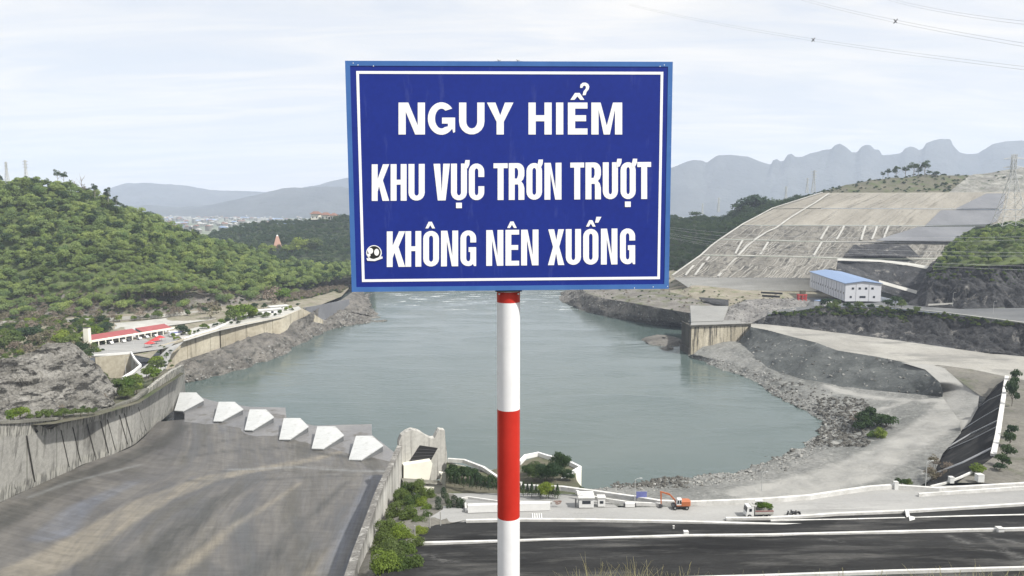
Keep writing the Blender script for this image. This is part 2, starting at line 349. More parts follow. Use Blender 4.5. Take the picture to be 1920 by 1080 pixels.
def water_mat():
    m, nt, b = nodes('river_water')
    ob = nt.nodes.new('ShaderNodeTexCoord').outputs['Object']
    big = noise(nt, ob, .006, 4, .6, (1, .5, 1), 1.)
    col = ramp(nt, big, [(.35, (.062, .09, .084)), (.65, (.098, .122, .114))])
    foamn = noise(nt, ob, .05, 7, .75, (.5, 1.6, 1), .6)
    sep = nt.nodes.new('ShaderNodeSeparateXYZ'); L(nt, ob, sep.inputs[0])
    band = ramp(nt, math_(nt, 'DIVIDE', sep.outputs['Y'], 1000.), [(.66, 0.), (.74, 1.), (.86, 1.), (.93, 0.)])
    foam = math_(nt, 'MULTIPLY', ramp(nt, foamn, [(.57, 0.), (.66, .8)]), band)
    col = mix(nt, foam, col, (.70, .72, .72))
    L(nt, col, b.inputs['Base Color'])
    L(nt, mix(nt, foam, (.09, .09, .09), (.8, .8, .8)), b.inputs['Roughness'])
    b.inputs['IOR'].default_value = 1.33
    w1 = noise(nt, ob, .22, 6, .6, (.55, 1.5, 1), .7); w2 = noise(nt, ob, .02, 3, .5, (.6, 1.6, 1), 1.5)
    amp = ramp(nt, w2, [(.38, .12), (.60, 1.)])
    bump(nt, b, math_(nt, 'MULTIPLY', w1, amp), .24, 1.)
    return m
m_water = water_mat()
# ---------------------------------------------------------------- terrain and water
def plane(name, x0, x1, y0, y1, z, mat):
    return tag(link(name, mesh(name, [(x0,y0,z),(x1,y0,z),(x1,y1,z),(x0,y1,z)], [(0,1,2,3)], [mat])), kind='structure')
plane('ground', -9500, 9500, -500, 10500, -1.5, m_plain)
plane('valley_floor', -9000, 9000, 1620, 6200, 24., m_plain)
plane('river', -330, 420, 180, 1350, 0., m_water)
GRID = {}
def terr(key, *a, **k):
    o, Q = loft(*a, **k); GRID[key] = Q; return o

# left bank: hill, platform, shore
FOOT = [(-420,606,20),(-200,603,20),(0,600,20),(200,590,20),(330,585,20),(430,572,20),(520,560,18),(590,548,14),(650,532,8),(700,522,3)]
ROCKT = [(-420,560,0,545),(-200,560,0,545),(0,556,0,550),(200,548,0,555),(330,545,0,560),(430,540,0,630),(520,538,0,670),(590,530,0,730),(650,520,0,810),(700,512,0,870)]
MIDH = [(-420,450,0,590),(-200,440,0,590),(0,445,0,590),(200,455,0,600),(300,462,0,620),(380,475,0,670),(460,490,0,720),(520,508,0,760),(600,515,0,830),(700,505,0,900)]
RIDGE = [(-420,362,0,640),(-200,358,0,640),(0,361,0,650),(60,356,0,655),(120,357,0,665),(170,372,0,680),(210,392,0,690),(260,412,0,710),(320,434,0,740),(400,458,0,760),(460,476,0,800),(520,500,0,820),(600,512,0,880),(700,500,0,960)]
BACKH = [(-420,420,0,800),(-200,420,0,800),(0,420,0,800),(120,420,0,820),(260,440,0,860),(400,470,0,900),(520,505,0,950),(620,512,0,1000),(700,500,0,1050)]
terr('hillfoot', 'hill_foot_rock', [FOOT, ROCKT], 220, 16, m_rock_brown, amp=2.2, sc=.09, seed=3)
terr('hill', 'hill', [ROCKT, MIDH, RIDGE, BACKH], 120, 16, m_forestfloor, amp=5, sc=.02, seed=4, octv=3)
# platform between hill foot and retaining wall (one sheet) and its lower left part behind the rock
PLAT_IN = [(-420,606,20),(-200,603,20),(0,600,20),(200,590,20),(330,585,20),(430,572,20),(520,560,18.2),(590,548,15),(650,532,9)]
WALLT = [(300,652,20),(380,628,20),(470,602,20),(530,588,20),(572,578,20)]
PLAT_OUT = [(-420,700,22),(-200,690,22),(60,680,20),(188,669,19.6),(246,664,19.8),(282,672,19.6),(300,653,20),(380,629,20),(470,603,20),(530,589,20),(572,579,19.8),(600,572,16),(640,556,10),(655,540,6)]
terr('plat', 'riverside_platform', [PLAT_IN, PLAT_OUT], 160, 20, m_dryground, amp=.5, sc=.05, seed=6)
# lower land behind the chute wall up to the platform
terr('lowland', 'bank_slope', [[(-420,760,0,235),(0,800,33),(100,795,31),(180,780,27),(262,755,24),(346,700,24)], [(-420,700,22),(-200,690,22),(60,690,20),(150,690,17),(192,708,9.5),(240,710,9.5),(262,704,12),(301,690,12)]], 120, 24, m_soil, amp=1.2, sc=.06, seed=8)
SH_TOP = [(300,690,0,414),(380,664,0,445),(470,632,0,490),(530,612,0,530),(575,592,0,560),(600,576,0,600),(640,562,0,680),(660,548,0,760),(676,540,0,850)]
SHORE = [(340,722,-1),(380,716,-1),(430,704,-1),(500,682,-1),(545,662,-1),(565,648,-1),(620,622,-1),(650,614,-1),(700,608,-1),(728,604,-1),(715,590,-1),(695,575,-1),(690,560,-1),(700,548,-1)]
SH_MID = [(318,706,6),(380,692,6),(450,672,6),(520,648,6),(560,622,7),(600,598,7),(650,582,7),(690,588,3.5),(695,570,3),(684,552,3)]
terr('shoreL', 'rocky_shore', [SH_TOP, SH_MID, SHORE], 420, 26, m_shore, amp=2.0, sc=.09, seed=11, strata=(.12, .12, .5, .5, 1.3), fb=(1.5, 0), fade=0)
# rocks outcrop above the chute wall
terr('outcrop', 'rock_outcrop', [
    [(-300,800,0,215),(0,796,0,216),(60,796,0,222),(120,790,0,236),(170,778,0,252),(205,757,0,262),(214,745,0,270)],
    [(-300,740,0,240),(0,735,0,238),(60,730,0,245),(120,725,0,256),(175,722,0,268),(205,726,0,274),(215,738,0,276)],
    [(-300,690,0,262),(0,682,0,262),(50,662,0,270),(100,640,0,280),(140,644,0,284),(182,680,0,284),(213,728,0,284)],
    [(-300,700,0,300),(0,694,0,300),(60,690,0,305),(120,690,0,310),(170,700,0,305),(200,715,0,298),(216,740,0,290)]], 420, 60, m_rock_slant, amp=2.6, sc=.085, seed=14, vs=.6, soft=True, fade=1, strata=(.10, .16, .75, .75, 1.7))

# far side of the left bank: second wooded hill, bank behind the notice, land where the river turns
terr('hill2', 'wooded_hill', [
    [(380,500,0,1060),(480,505,0,1010),(560,500,0,1010),(660,500,0,1010),(800,500,0,1050),(1000,500,0,1100),(1270,500,0,1000)],
    [(380,455,0,1250),(480,455,0,1180),(560,452,0,1180),(660,455,0,1180),(800,460,0,1200),(1000,465,0,1250),(1270,450,0,1150)],
    [(400,440,0,1450),(450,428,0,1400),(500,422,0,1400),(560,419,0,1400),(600,411,0,1400),(660,410,0,1400),(760,425,0,1400),(1000,430,0,1400),(1270,410,0,1300)],
    [(400,450,0,1700),(660,440,0,1700),(1000,440,0,1700),(1270,430,0,1700)]], 120, 14, m_farforest, amp=8, sc=.008, seed=20, octv=4)
terr('bendland', 'river_bank_land', [
    [(560,532,0,960),(650,526,0,940),(720,530,3),(820,522,2),(1000,520,2),(1120,530,2)],
    [(380,500,0,1062),(480,505,0,1012),(560,500,0,1012),(660,500,0,1012),(800,500,0,1052),(1000,500,0,1102),(1270,500,0,1002)]], 90, 10, m_dryground, amp=1.2, sc=.02, seed=21)

# right bank, upstream part, below the quarry
terr('rb_shore', 'rocky_river_bank', [
    [(1120,530,-1),(1075,538,-1),(1046,548,-1),(1050,566,-1),(1090,584,-1),(1150,598,-1),(1220,609,-1),(1290,615,-1)],
    [(1130,531,5),(1090,540,5),(1066,549,5),(1072,562,5),(1110,577,5),(1160,588,5),(1225,598,6),(1292,606,6)],
    [(1150,528,12),(1110,535,14),(1090,541,15),(1100,550,15),(1135,560,15),(1180,567,16),(1240,578,17),(1294,587,15)]], 200, 12, m_shore, amp=1.6, sc=.08, seed=25, fb=(0, 1))
terr('rb_bank', 'earth_bank', [
    [(1150,528,12),(1110,535,14),(1090,541,15),(1100,550,15),(1135,560,15),(1180,567,16),(1240,578,17),(1294,587,15)],
    [(1180,520,22),(1200,526,24),(1215,532,23),(1230,540,22),(1250,546,21),(1275,552,20),(1310,562,19),(1362,576,19)]], 160, 14, m_rock_brown, amp=1.4, sc=.06, seed=27)
terr('rb_flat', 'quarry_yard', [
    [(1180,520,22),(1200,526,24),(1215,532,23),(1230,540,22),(1250,546,21),(1275,552,20),(1310,562,19),(1362,577,19),(1460,596,19.5),(1540,580,0,520)],
    [(1200,498,0,860),(1262,505,0,800),(1300,524,0,690),(1400,541,0,684),(1520,546,0,684),(1660,548,0,684)]], 160, 20, m_dryground, amp=.6, sc=.03, seed=28)
# dark woodland hill left of the quarry
terr('rhill', 'wooded_slope', [
    [(1180,520,0,850),(1262,516,0,790),(1300,500,0,760),(1350,450,0,800),(1420,410,0,860),(1500,380,0,900)],
    [(1150,450,0,980),(1262,450,0,920),(1300,445,0,900),(1350,432,0,890),(1420,400,0,930),(1500,376,0,950)],
    [(1150,415,0,1050),(1262,412,0,1020),(1300,408,0,1020),(1350,412,0,1010),(1400,398,0,1010),(1450,386,0,1010),(1540,368,0,1010)],
    [(1150,430,0,1200),(1300,430,0,1200),(1540,400,0,1200)]], 110, 12, m_farforest, amp=4, sc=.012, seed=31, octv=4)
# quarry: benches stepping back up the slope
QL = [[(1258,520,34),(1400,521,34),(1600,522,34),(1960,522,34)],
      [(1316,479,0,730),(1500,482,0,730),(1600,486,0,730),(1960,486,0,730)],
      [(1352,449,0,768),(1500,453,0,768),(1700,456,0,768),(1960,456,0,768)],
      [(1393,423,0,812),(1560,423,0,812),(1760,424,0,812),(1960,424,0,812)],
      [(1450,392,0,855),(1560,391,0,855),(1760,392,0,855),(1960,394,0,855)],
      [(1543,361.5,0,902),(1700,361,0,902),(1960,360,0,902)]]
for i in range(5):
    lo = [P(t)+Vector((0, 5 if i else 0, .6 if i else 0)) for t in QL[i]]
    hi = [P(t) for t in QL[i+1]]
    mt = m_quarry if i < 3 else m_quarry_hi
    terr('q%d' % i, 'quarry_slope', [lo, hi], 420, 30, mt, amp=2.2 if i < 3 else .9, sc=.05, seed=40+i, vs=1.8, fade=2, octv=5, strata=(.14, .05, .3, .2, 1.5 if i < 3 else .35))
    if i < 4:
        terr('b%d' % i, 'quarry_bench', [[p+Vector((0, -.5, .55)) for p in hi], [p+Vector((0, 7, .7)) for p in hi]], 60, 1, m_ltconc, smooth=False)
rq = random.Random(3); QM = MB()
for bi, (step, wd_, pr_) in enumerate([(9, 1.0, .8), (11, 1.0, .7), (13, .9, .6), (15, .6, .45), (17, .5, .4)]):
    Qg = GRID['q%d' % bi]; n_ = Qg.shape[1]; k = 6
    while k < n_-6:
        if rq.random() < pr_:
            a0 = 0 if rq.random() < .7 else Qg.shape[0]//2; a1 = Qg.shape[0]-1 if rq.random() < .7 else Qg.shape[0]//2+2
            if a1-a0 > 4: QM.beam([Vector(Qg[i_, k])+Vector((0, -.5, .1)) for i_ in range(a0, a1, 4)], wd_*rq.uniform(.5, 1.2), .35)
        k += max(2, int(step*rq.uniform(.35, 1.3)*.55))
    for fr in (.33, .66):
        if bi < 3:
            i_ = int(fr*(Qg.shape[0]-1)); k0 = rq.randint(5, 40)
            while k0 < n_-60:
                l_ = rq.randint(12, 50); QM.beam([Vector(Qg[i_, kk_])+Vector((0, -.4, .1)) for kk_ in range(k0, min(k0+l_, n_-1), 4)], .5, .3); k0 += l_+rq.randint(4, 30)
tag(QM.build('slope_ribs', m_quarryrib), kind='structure')
terr('quarrywall', 'quarry_retaining_wall', [[(1300,545,0,675),(1400,545,0,675),(1530,546,0,678),(1660,548,0,678)], [P((1262,520.3,34.05)),P((1400,521.3,34.05)),P((1530,522,34.05)),P((1660,522.3,34.05))]], 120, 6, m_slabconc, amp=.3, sc=.1)
# grey sprayed panels
for i, (a, b) in enumerate([([(1792,391,0,848),(1880,391,0,848)], [(1850,362.5,0,893),(1886,362.5,0,893)]),
                            ([(1735,423,0,806),(1850,421,0,806),(1868,416,0,810)], [(1764,394,0,847),(1880,394,0,847)]),
                            ([(1640,451,0,764),(1790,452,0,764)], [(1722,425,0,804),(1830,425,0,804)])]):
    terr('sh%d' % i, 'shotcrete_panel', [a, b], 50, 16, m_shotc, amp=.4, sc=.06, seed=60+i)
terr('darkcut', 'dark_rock_face', [[(1566,522,0,655),(1650,545,0,648),(1700,560,0,630),(1760,580,0,600)], [(1570,489,0,690),(1650,492,0,690),(1700,498,0,680),(1765,508,0,660)]], 120, 22, m_rock_dark, amp=3.0, sc=.05, seed=66)
terr('darkcut2', 'dark_rock_face', [[(1585,480,0,718),(1660,480,0,718),(1725,482,0,715)], [(1600,459,0,752),(1650,457,0,752),(1702,459,0,752)]], 90, 12, m_rock_dark, amp=2.5, sc=.05, seed=67)
terr('q_track', 'slope_track', [[(1570,488,0,688),(1650,491,0,688),(1700,497,0,678),(1750,507,0,660)], [(1570,484.5,0,700),(1650,487,0,700),(1700,492,0,692),(1752,501,0,676)]], 60, 2, m_ltconc, amp=.3, sc=.1)
terr('q_ramp', 'access_ramp', [[(1648,531,0,610),(1680,540,0,600),(1718,551,0,585)], [(1648,525,0,616),(1680,534,0,606),(1720,545,0,592)]], 40, 2, m_ltconc)
# crest of the cut: brown-green cap, then netted pale rock to the right
terr('cap', 'hill_crest', [[(1500,380,0,903),(1543,362,0,903),(1650,361,0,904),(1780,361,0,904)], [(1500,372,0,960),(1560,354,0,950),(1640,338,0,960),(1720,331,0,980),(1818,329,0,990)], [(1500,390,0,1200),(1818,360,0,1200)]], 120, 14, m_soil, amp=2.5, sc=.02, seed=70)
terr('net', 'netted_rock_slope', [[(1778,361,0,902.5),(1850,361,0,902.5),(1960,361,0,902.5),(2300,361,0,902.5)], [(1818,329,0,985),(1860,324,0,985),(1900,317,0,985),(1960,311,0,985),(2300,300,0,985)], [(1818,360,0,1300),(2300,340,0,1300)]], 160, 20, m_netrock, amp=3., sc=.04, seed=71, vs=2.)
# right hill with dark cliff at the roadside
CL0 = [(1735,574,0,498),(1800,578,0,480),(1920,576,0,465),(2100,585,0,450),(2400,600,0,420)]
CL1 = [(1745,510,0,540),(1790,500,0,520),(1860,498,0,502),(1920,495,0,495),(2100,480,0,480),(2400,470,0,450)]
CL2 = [(1765,492,0,580),(1800,462,0,560),(1850,450,0,545),(1920,442,0,540),(2100,430,0,530),(2400,420,0,500)]
CL3 = [(1775,470,0,680),(1820,440,0,680),(1860,428,0,660),(1920,420,0,650),(2100,410,0,640),(2400,400,0,620)]
terr('cliffR', 'dark_cliff', [CL0, CL1], 360, 44, m_rock_dark, amp=4.0, sc=.05, seed=75, vs=.5, strata=(.30, .12, .06, .1, 2.6))
terr('bushhill', 'overgrown_slope', [CL1, CL2, CL3], 120, 12, m_forestfloor, amp=2.5, sc=.04, seed=76)
terr('cliffS', 'dark_cliff_end', [[(1700,573,0,520),(1722,575,0,508),(1740,574,0,499)], [(1728,542,0,540),(1738,520,0,548),(1746,505,0,552)], [(1735,520,0,620),(1745,500,0,640),(1760,480,0,660)]], 60, 20, m_rock_dark, amp=2.0, sc=.08, seed=77)

# building terrace and roadside shelf
TER = [(1440,590,0,505),(1500,582,0,510),(1540,575,28),(1590,572,28.5),(1640,574,29),(1700,580,30.5),(1780,588,33),(1850,597,35),(1920,606,36),(2100,634,36),(2400,690,36)]
TERB = [(1440,560,0,640),(1520,558,0,640),(1600,557,0,630),(1700,572,0,521),(1735,575,0,497),(1800,579,0,479),(1920,577,0,464),(2100,586,0,449),(2400,601,0,419)]
terr('terrace', 'building_terrace', [TER, TERB], 200, 12, m_asph, amp=.05, sc=.1)
RTOP = [(1408,606,20),(1440,608,20),(1480,612,20),(1560,622,20),(1640,632,20),(1700,640,20),(1800,654,20),(1850,662,20),(1920,668,20),(2100,700,20),(2400,760,20)]
terr('roadcliff', 'dark_rock_bank', [RTOP, [(1440,591,0,500),(1500,584,0,500),(1540,577,0,493),(1590,575,0,485),(1640,576,0,478),(1700,582,0,462),(1780,590,0,436),(1850,599,0,416),(1920,608,0,398),(2100,636,0,368),(2400,692,0,330)]], 380, 36, m_rock_dark, amp=2.4, sc=.07, seed=80, strata=(.30, .15, .10, .2, 1.8), fb=(1, 1))
# knoll of pale rubble beside the slab
terr('knoll', 'rubble_knoll', [[(1352,606,20.2),(1380,608,20),(1410,606,20),(1450,597,0,497),(1500,588,0,505)], [(1360,590,0,530),(1390,585,0,530),(1430,580,0,535),(1470,575,0,540),(1515,570,0,545)], [(1366,575,0,575),(1400,562,0,580),(1440,560,0,585),(1480,560,0,590),(1520,562,0,590)]], 120, 16, m_rock, amp=1.6, sc=.12, seed=82)
# gravel road (plateau z = 20) and dark embankment to the beach
RIN = [(1408,613,20),(1440,619,20),(1480,630,20),(1530,642,20),(1570,657,20),(1640,668,20),(1700,680,20),(1735,693,20),(1762,717,18),(1768,736,15)]
RT2 = [(1408,606.5,20.05),(1440,608.5,20.05),(1480,612.5,20.05),(1560,622.5,20.05),(1640,632.5,20.05),(1700,640.5,20.05),(1800,655,20.05),(1850,662,20.05),(1920,668.5,20.05),(2100,702,20.05),(2400,762,20.05)]
RO2 = [(1408,613,20),(1440,619,20),(1480,630,20),(1530,642,20),(1570,657,20),(1640,668,20),(1700,680,20),(1752,686,20),(1800,690,20),(1888,708,20),(1990,745,20),(2150,820,20)]
terr('road_hi', 'gravel_road', [RT2, RO2], 200, 12, m_road_dirt, amp=.3, sc=.05, seed=84, fb=(1, 1))
terr('embank', 'gravel_embankment', [RIN, [(1385,640,9),(1400,660,7),(1440,690,6),(1500,710,6),(1560,722,6.5),(1620,730,7.5),(1700,738,9.5),(1740,743,11),(1767,744,12)]], 240, 20, m_embank, amp=1.1, sc=.10, seed=85)
# beach: shoreline, inner edge
BSH = [(1288,668,-1),(1330,690,-1),(1400,712,-1),(1440,742,-1),(1500,774,-1),(1532,790,-1),(1534,806,-1),(1500,832,-1),(1470,846,-1),(1420,866,-1),(1380,884,-1),(1300,895,-1),(1200,902,-1),(1130,913,-1),(1095,922,-1)]
BMD = [(1300,664,3),(1350,676,3),(1430,700,3.5),(1480,728,3.5),(1545,760,3.5),(1590,785,4),(1590,815,4),(1545,845,4),(1510,858,4),(1460,880,4),(1420,895,4),(1330,908,4),(1220,915,4),(1140,922,4),(1095,930,3)]
BIN = [(1330,640,7),(1385,640,9),(1440,690,6),(1500,710,6),(1620,730,7.5),(1767,744,12.2),(1800,790,12.5),(1802,812,12.2),(1768,850,12),(1745,900,12),(1700,925,11),(1600,935,10),(1460,945,9),(1300,950,9),(1190,950,8),(1095,945,7)]
terr('beach', 'gravel_beach', [BSH, BMD, BIN], 420, 24, m_gravel, amp=.7, sc=.18, seed=88, fb=(0, 1), vs=1)
# compacted tracks across the beach, carried as a vertex attribute of the gravel sheet
def mark(objname, key, tracks, attr='track'):
    Q = GRID[key].reshape(-1, 3)[:, :2]; v = np.zeros(len(Q))
    for pts, w0, w1 in tracks:
        p = [P(t) for t in pts]
        for k, (a, b) in enumerate(zip(p, p[1:])):
            a_, b_ = np.array(a[:2]), np.array(b[:2]); t = np.clip(((Q-a_)@(b_-a_))/((b_-a_)@(b_-a_)), 0, 1); d = np.linalg.norm(Q-(a_+t[:, None]*(b_-a_)), axis=1)
            f = (k+t)/(len(p)-1); v = np.maximum(v, np.clip((w0+(w1-w0)*f-d)/2.5+.5, 0, 1))
    me = bpy.data.objects[objname].data; at = me.attributes.new(attr, 'FLOAT', 'POINT'); at.data.foreach_set('value', v.astype(np.float32))
mark('gravel_beach', 'beach', [([(1730,684,20),(1790,716,17),(1808,745,14),(1775,780,12),(1715,815,10.5),(1660,848,9.5),(1590,885,8.5),(1520,905,8),(1430,920,8)], 7, 11), ([(1550,722,6.8),(1640,740,9),(1750,750,12)], 2.5, 3.5), ([(1560,770,5),(1640,765,8),(1700,752,10)], 1.5, 2)])
terr('ramp', 'ramp_track', [[(1690,679.5,20.1),(1735,693,20.1),(1762,717,18),(1762,733,12.6),(1742,752,9.6),(1746,816,8.6)], [(1752,684,20.15),(1775,692,20.1),(1800,714,18.8),(1836,741,16.2),(1833,766,14),(1806,816,10.6)]], 60, 8, m_gravel, amp=.15, sc=.2)
at_ = bpy.data.objects['ramp_track'].data.attributes.new('track', 'FLOAT', 'POINT'); at_.data.foreach_set('value', np.ones(len(at_.data), dtype=np.float32))
terr('wedge', 'grassy_earth_wedge', [[(1752,685,20.2),(1775,694,20),(1800,715,18.8),(1838,742,16.3),(1850,745,16.2),(1868,724,20)], [(1758,684,20.2),(1790,688,20.2),(1820,692,20.2),(1850,698,20.2),(1886,706,20.2),(1889,712,23)]], 60, 8, m_earth, amp=.4, sc=.1, seed=91)
# lined slope facing the river, flat land behind it
MTOP = [(1889,708,24),(1884,740,24),(1878,780,24),(1872,820,24),(1864,856,24),(1795,905,24.5)]
MBOT = [(1868,722,20),(1835,765,12),(1800,812,11),(1770,850,10.5),(1740,905,12),(1735,912,14)]
terr('lining', 'black_lined_slope', [MBOT, MTOP], 90, 16, m_black, amp=.15, sc=.1)
terr('flatR', 'dry_yard', [MTOP, [(1920,712,24),(2080,740,24),(2200,800,24),(2200,860,24),(2200,905,24.2),(2200,912,24.8)]], 90, 12, m_earth, amp=.25, sc=.06, fb=(1, 1))
# river island rocks
def island(key, pts, z):
    c = sum(pts, Vector())/len(pts)
    k = len(pts); rows = [[p for p in pts]+[pts[0]], [c+(p-c)*.8+Vector((0,0,z)) for p in pts]+[c+(pts[0]-c)*.8+Vector((0,0,z))], [c+(p-c)*.1+Vector((0,0,z*1.6)) for p in pts]+[c+(pts[0]-c)*.1+Vector((0,0,z*1.6))]]
    return terr(key, 'island_rocks', rows, 60, 6, m_shore, amp=.9, sc=.15, fade=0, octv=4, az=.6, kind=None)
for i, (pp, z, lb) in enumerate([([(1198,637),(1228,630),(1270,634),(1284,640),(1276,650),(1240,652),(1215,648)], 2., 'long flat grey rock islet beside the stained river pier'),
                      ([(1236,655),(1248,651),(1262,653),(1262,658),(1246,660)], 1., 'small dark rock in the river below the flat islet')]):
    o = island('i%d' % i, [W(x, y, -.6) for x, y in pp], z); tag(o, lb, 'rock', kind='thing')

# near right: lower road, dark stepped slopes of the dam face, crest ledge
def sheet(name, a, b, mat, nu=80, nv=6, amp=.0, seed=1, **k): return terr(name+str(seed), name, [a, b], nu, nv, mat, amp=amp, sc=.1, seed=seed, fb=(1, 1), **k)
ROADF = [(830,955,24.6),(1100,952,24.8),(1290,950,25),(1400,944,25),(1560,928,25),(1690,912,25),(1930,908,25),(2250,905,25)]
ROADN = [(790,980,25),(1100,976,25),(1360,977,25),(1440,974,25),(1570,966,25),(1700,961,25),(1925,947,25),(2300,930,25)]
sheet('road', ROADF, ROADN, m_road, 120, 6, .04, 2)
L1 = [(740,1022,31),(1020,1011,31),(1290,1004,31),(1600,999,31),(1930,994,31),(2300,985,31)]
sheet('dark_slope', [(770,981,24.9),(1100,977,24.9),(1360,978,24.9),(1440,975,24.9),(1570,967,24.9),(1700,962,24.9),(1925,948,24.9),(2300,931,24.9)], L1, m_black, 90, 8, .12, 3)
L5 = [(700,1110,44),(1250,1093,44),(1450,1082,44),(1700,1073,44),(1930,1067,44),(2400,1055,44)]
GRID['dark_slope4_ob'] = sheet('dark_slope', [P(t)+Vector((0,-.6,.1)) for t in L1], L5, m_black, 420, 60, .18, 4)
def onsl(px, py):
    Q_ = GRID['dark_slope4'].reshape(-1, 3); r = ray(px, py); return Vector(Q_[int((np.abs(Q_[:, 0]/Q_[:, 1]-r.x/r.y)+np.abs((Q_[:, 2]-EYE)/Q_[:, 1]-r.z/r.y)).argmin())])
sl_ob = GRID.get('dark_slope4_ob')
if sl_ob is not None: mark(sl_ob.name, 'dark_slope4', [([onsl(*p) for p in t], w0, w1) for t, w0, w1 in [([(1778,1004),(1815,1018)], .3, .9), ([(1850,1008),(1920,1018)], .5, 1.), ([(1840,1030),(1880,1034)], .3, .5), ([(1835,1000),(1930,1062)], .1, .1), ([(1890,1035),(1930,1050)], .6, 1.2), ([(800,1040),(845,1055)], .3, .6), ([(1540,1010),(1580,1016)], .2, .3)]], 'scuff')
terr('dam', 'dam_face', [[P(t)+Vector((0,-.7,.1)) for t in L5], [(-300-0,1500,0,62),(960,1500,0,60),(2600,1500,0,58)], [Vector((-120, 12, 90)), Vector((0, 10, 90)), Vector((140, 9, 90))], [Vector((-60, 3.9, 97.9)), Vector((0, 3.8, 97.92)), Vector((60, 3.7, 97.9))], [Vector((-60, -3, 97.9)), Vector((0, -3, 97.92)), Vector((60, -3, 97.9))]], 60, 8, m_black, amp=.1)
# ground at the left of the dark slope, under the bushes
terr('leftground', 'planted_slope', [[(735,928,17),(790,925,18),(850,926,21),(880,950,24)], [(712,960,19),(770,958,22),(830,958,24),(876,975,25)], [(690,1020,26),(735,1010,28),(770,1000,29),(800,990,26)], [(640,1120,40),(690,1105,42),(740,1090,40),(790,1035,32)], [(500,1500,60),(600,1500,62),(700,1500,62),(800,1500,62)]], 60, 10, m_earth, amp=.5, sc=.12)
# terrace with the round parapet
terr('garden', 'garden_terrace', [[(838,864,17.2),(905,886,18),(978,866,19.5),(1010,855,19.5),(1030,858,19.5),(1080,878,19.5),(1060,905,19.8)], [(835,925,18),(900,925,18.6),(975,925,20),(1040,925,22),(1095,928,23),(1130,935,24)]], 70, 8, m_soil, amp=.2, sc=.1)
terr('garden2', 'approach_path', [[(835,925,18),(900,925,18.6),(975,925,20),(1040,925,22),(1095,928,23),(1130,935,24)], [(830,956,24.5),(900,956,24.6),(975,956,24.7),(1060,954,24.8),(1110,952,24.9),(1160,951,24.9)]], 70, 4, m_road, amp=.05)

# chute of the spillway
CH = [[(296,791,5.5),(345,787,5.5),(430,800,5.5),(520,812,5.5),(600,830,5.5),(660,850,5.5),(765,872,6)],
      [(253,834,7),(330,850,7),(430,865,7),(520,875,7),(600,882,7),(680,884,7),(755,886,7.5)],
      [(155,872,9),(300,890,9),(420,893,9),(520,894,9),(600,894,9),(680,896,9),(745,900,9)],
      [(34,927,11.5),(200,960,13),(350,965,13.5),(450,968,13.5),(600,968,14),(660,970,14),(735,972,14)],
      [(-150,1010,14.5),(100,1065,20),(300,1080,22),(450,1082,23),(560,1084,23.5),(620,1086,24),(700,1088,24)],
      [(-700,1160,20),(0,1350,42),(250,1400,45),(400,1420,48),(480,1430,49),(540,1440,50),(640,1450,50)]]
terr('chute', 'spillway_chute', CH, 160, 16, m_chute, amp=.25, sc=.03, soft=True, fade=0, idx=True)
CHQ = GRID['chute'].reshape(-1, 3)
def onch(px, py):
    r = ray(px, py); return Vector(CHQ[int((np.abs(CHQ[:, 0]/CHQ[:, 1]-r.x/r.y)+np.abs((CHQ[:, 2]-EYE)/CHQ[:, 1]-r.z/r.y)).argmin())])
mark('spillway_chute', 'chute', [([onch(*p) for p in t], w0, w1) for t, w0, w1 in [([(40,1078),(170,1005),(290,935),(400,895),(500,878),(590,862),(640,846)], 7, 1.2), ([(712,905),(670,985),(600,1075)], 1.0, 3.5), ([(560,905),(440,985),(330,1078)], .3, 2.)]], 'tan')
mark('spillway_chute', 'chute', [([onch(*p) for p in t], w0, w1) for t, w0, w1 in [([(-60,1010),(40,955),(150,895),(230,862),(300,830),(340,800)], 5.5, 3), ([(345,842),(420,826),(470,822)], 1.2, .6), ([(300,862),(420,846),(560,840),(600,850),(690,862)], 1., 1.6), ([(480,898),(390,950),(240,1075)], 1.5, 6), ([(650,905),(540,1000),(480,1078)], .5, 3), ([(728,898),(694,965),(655,1070)], .8, 1.8), ([(350,900),(500,900),(640,893)], .7, .7)]], 'dark')
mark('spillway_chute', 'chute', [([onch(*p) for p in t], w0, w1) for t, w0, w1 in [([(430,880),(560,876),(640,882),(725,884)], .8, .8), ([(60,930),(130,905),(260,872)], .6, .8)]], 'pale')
mark('spillway_chute', 'chute', [([onch(*p) for p in t], w0, w1) for t, w0, w1 in [([(705,895),(690,940),(640,1070)], 3, 5), ([(250,905),(150,950),(100,1000)], 2, 5)]], 'blue')  # right-hand stroke paints bluish sky glare into the floor colour
# flat apron slabs at the lip, with their vertical fronts
def slab(pts, z, zb, mat, name, label):
    m = MB(); t = [W(x, y, z) for x, y in pts]
    m.hexa([Vector((p.x, p.y, zb)) for p in t], t); return m.own(name, mat, label, 'apron slab')
slab([(346,808),(346,774),(326,770),(331,750),(368,742),(400,752),(470,763),(535,764),(537,783),(552,790),(590,798),(697,795),(697,815),(742,850),(744,874),(660,866),(600,846),(520,828),(430,815)], 5.7, -1.2, m_apron, 'apron_slab', 'wet grey concrete apron carrying the white teeth at the end of the chute')

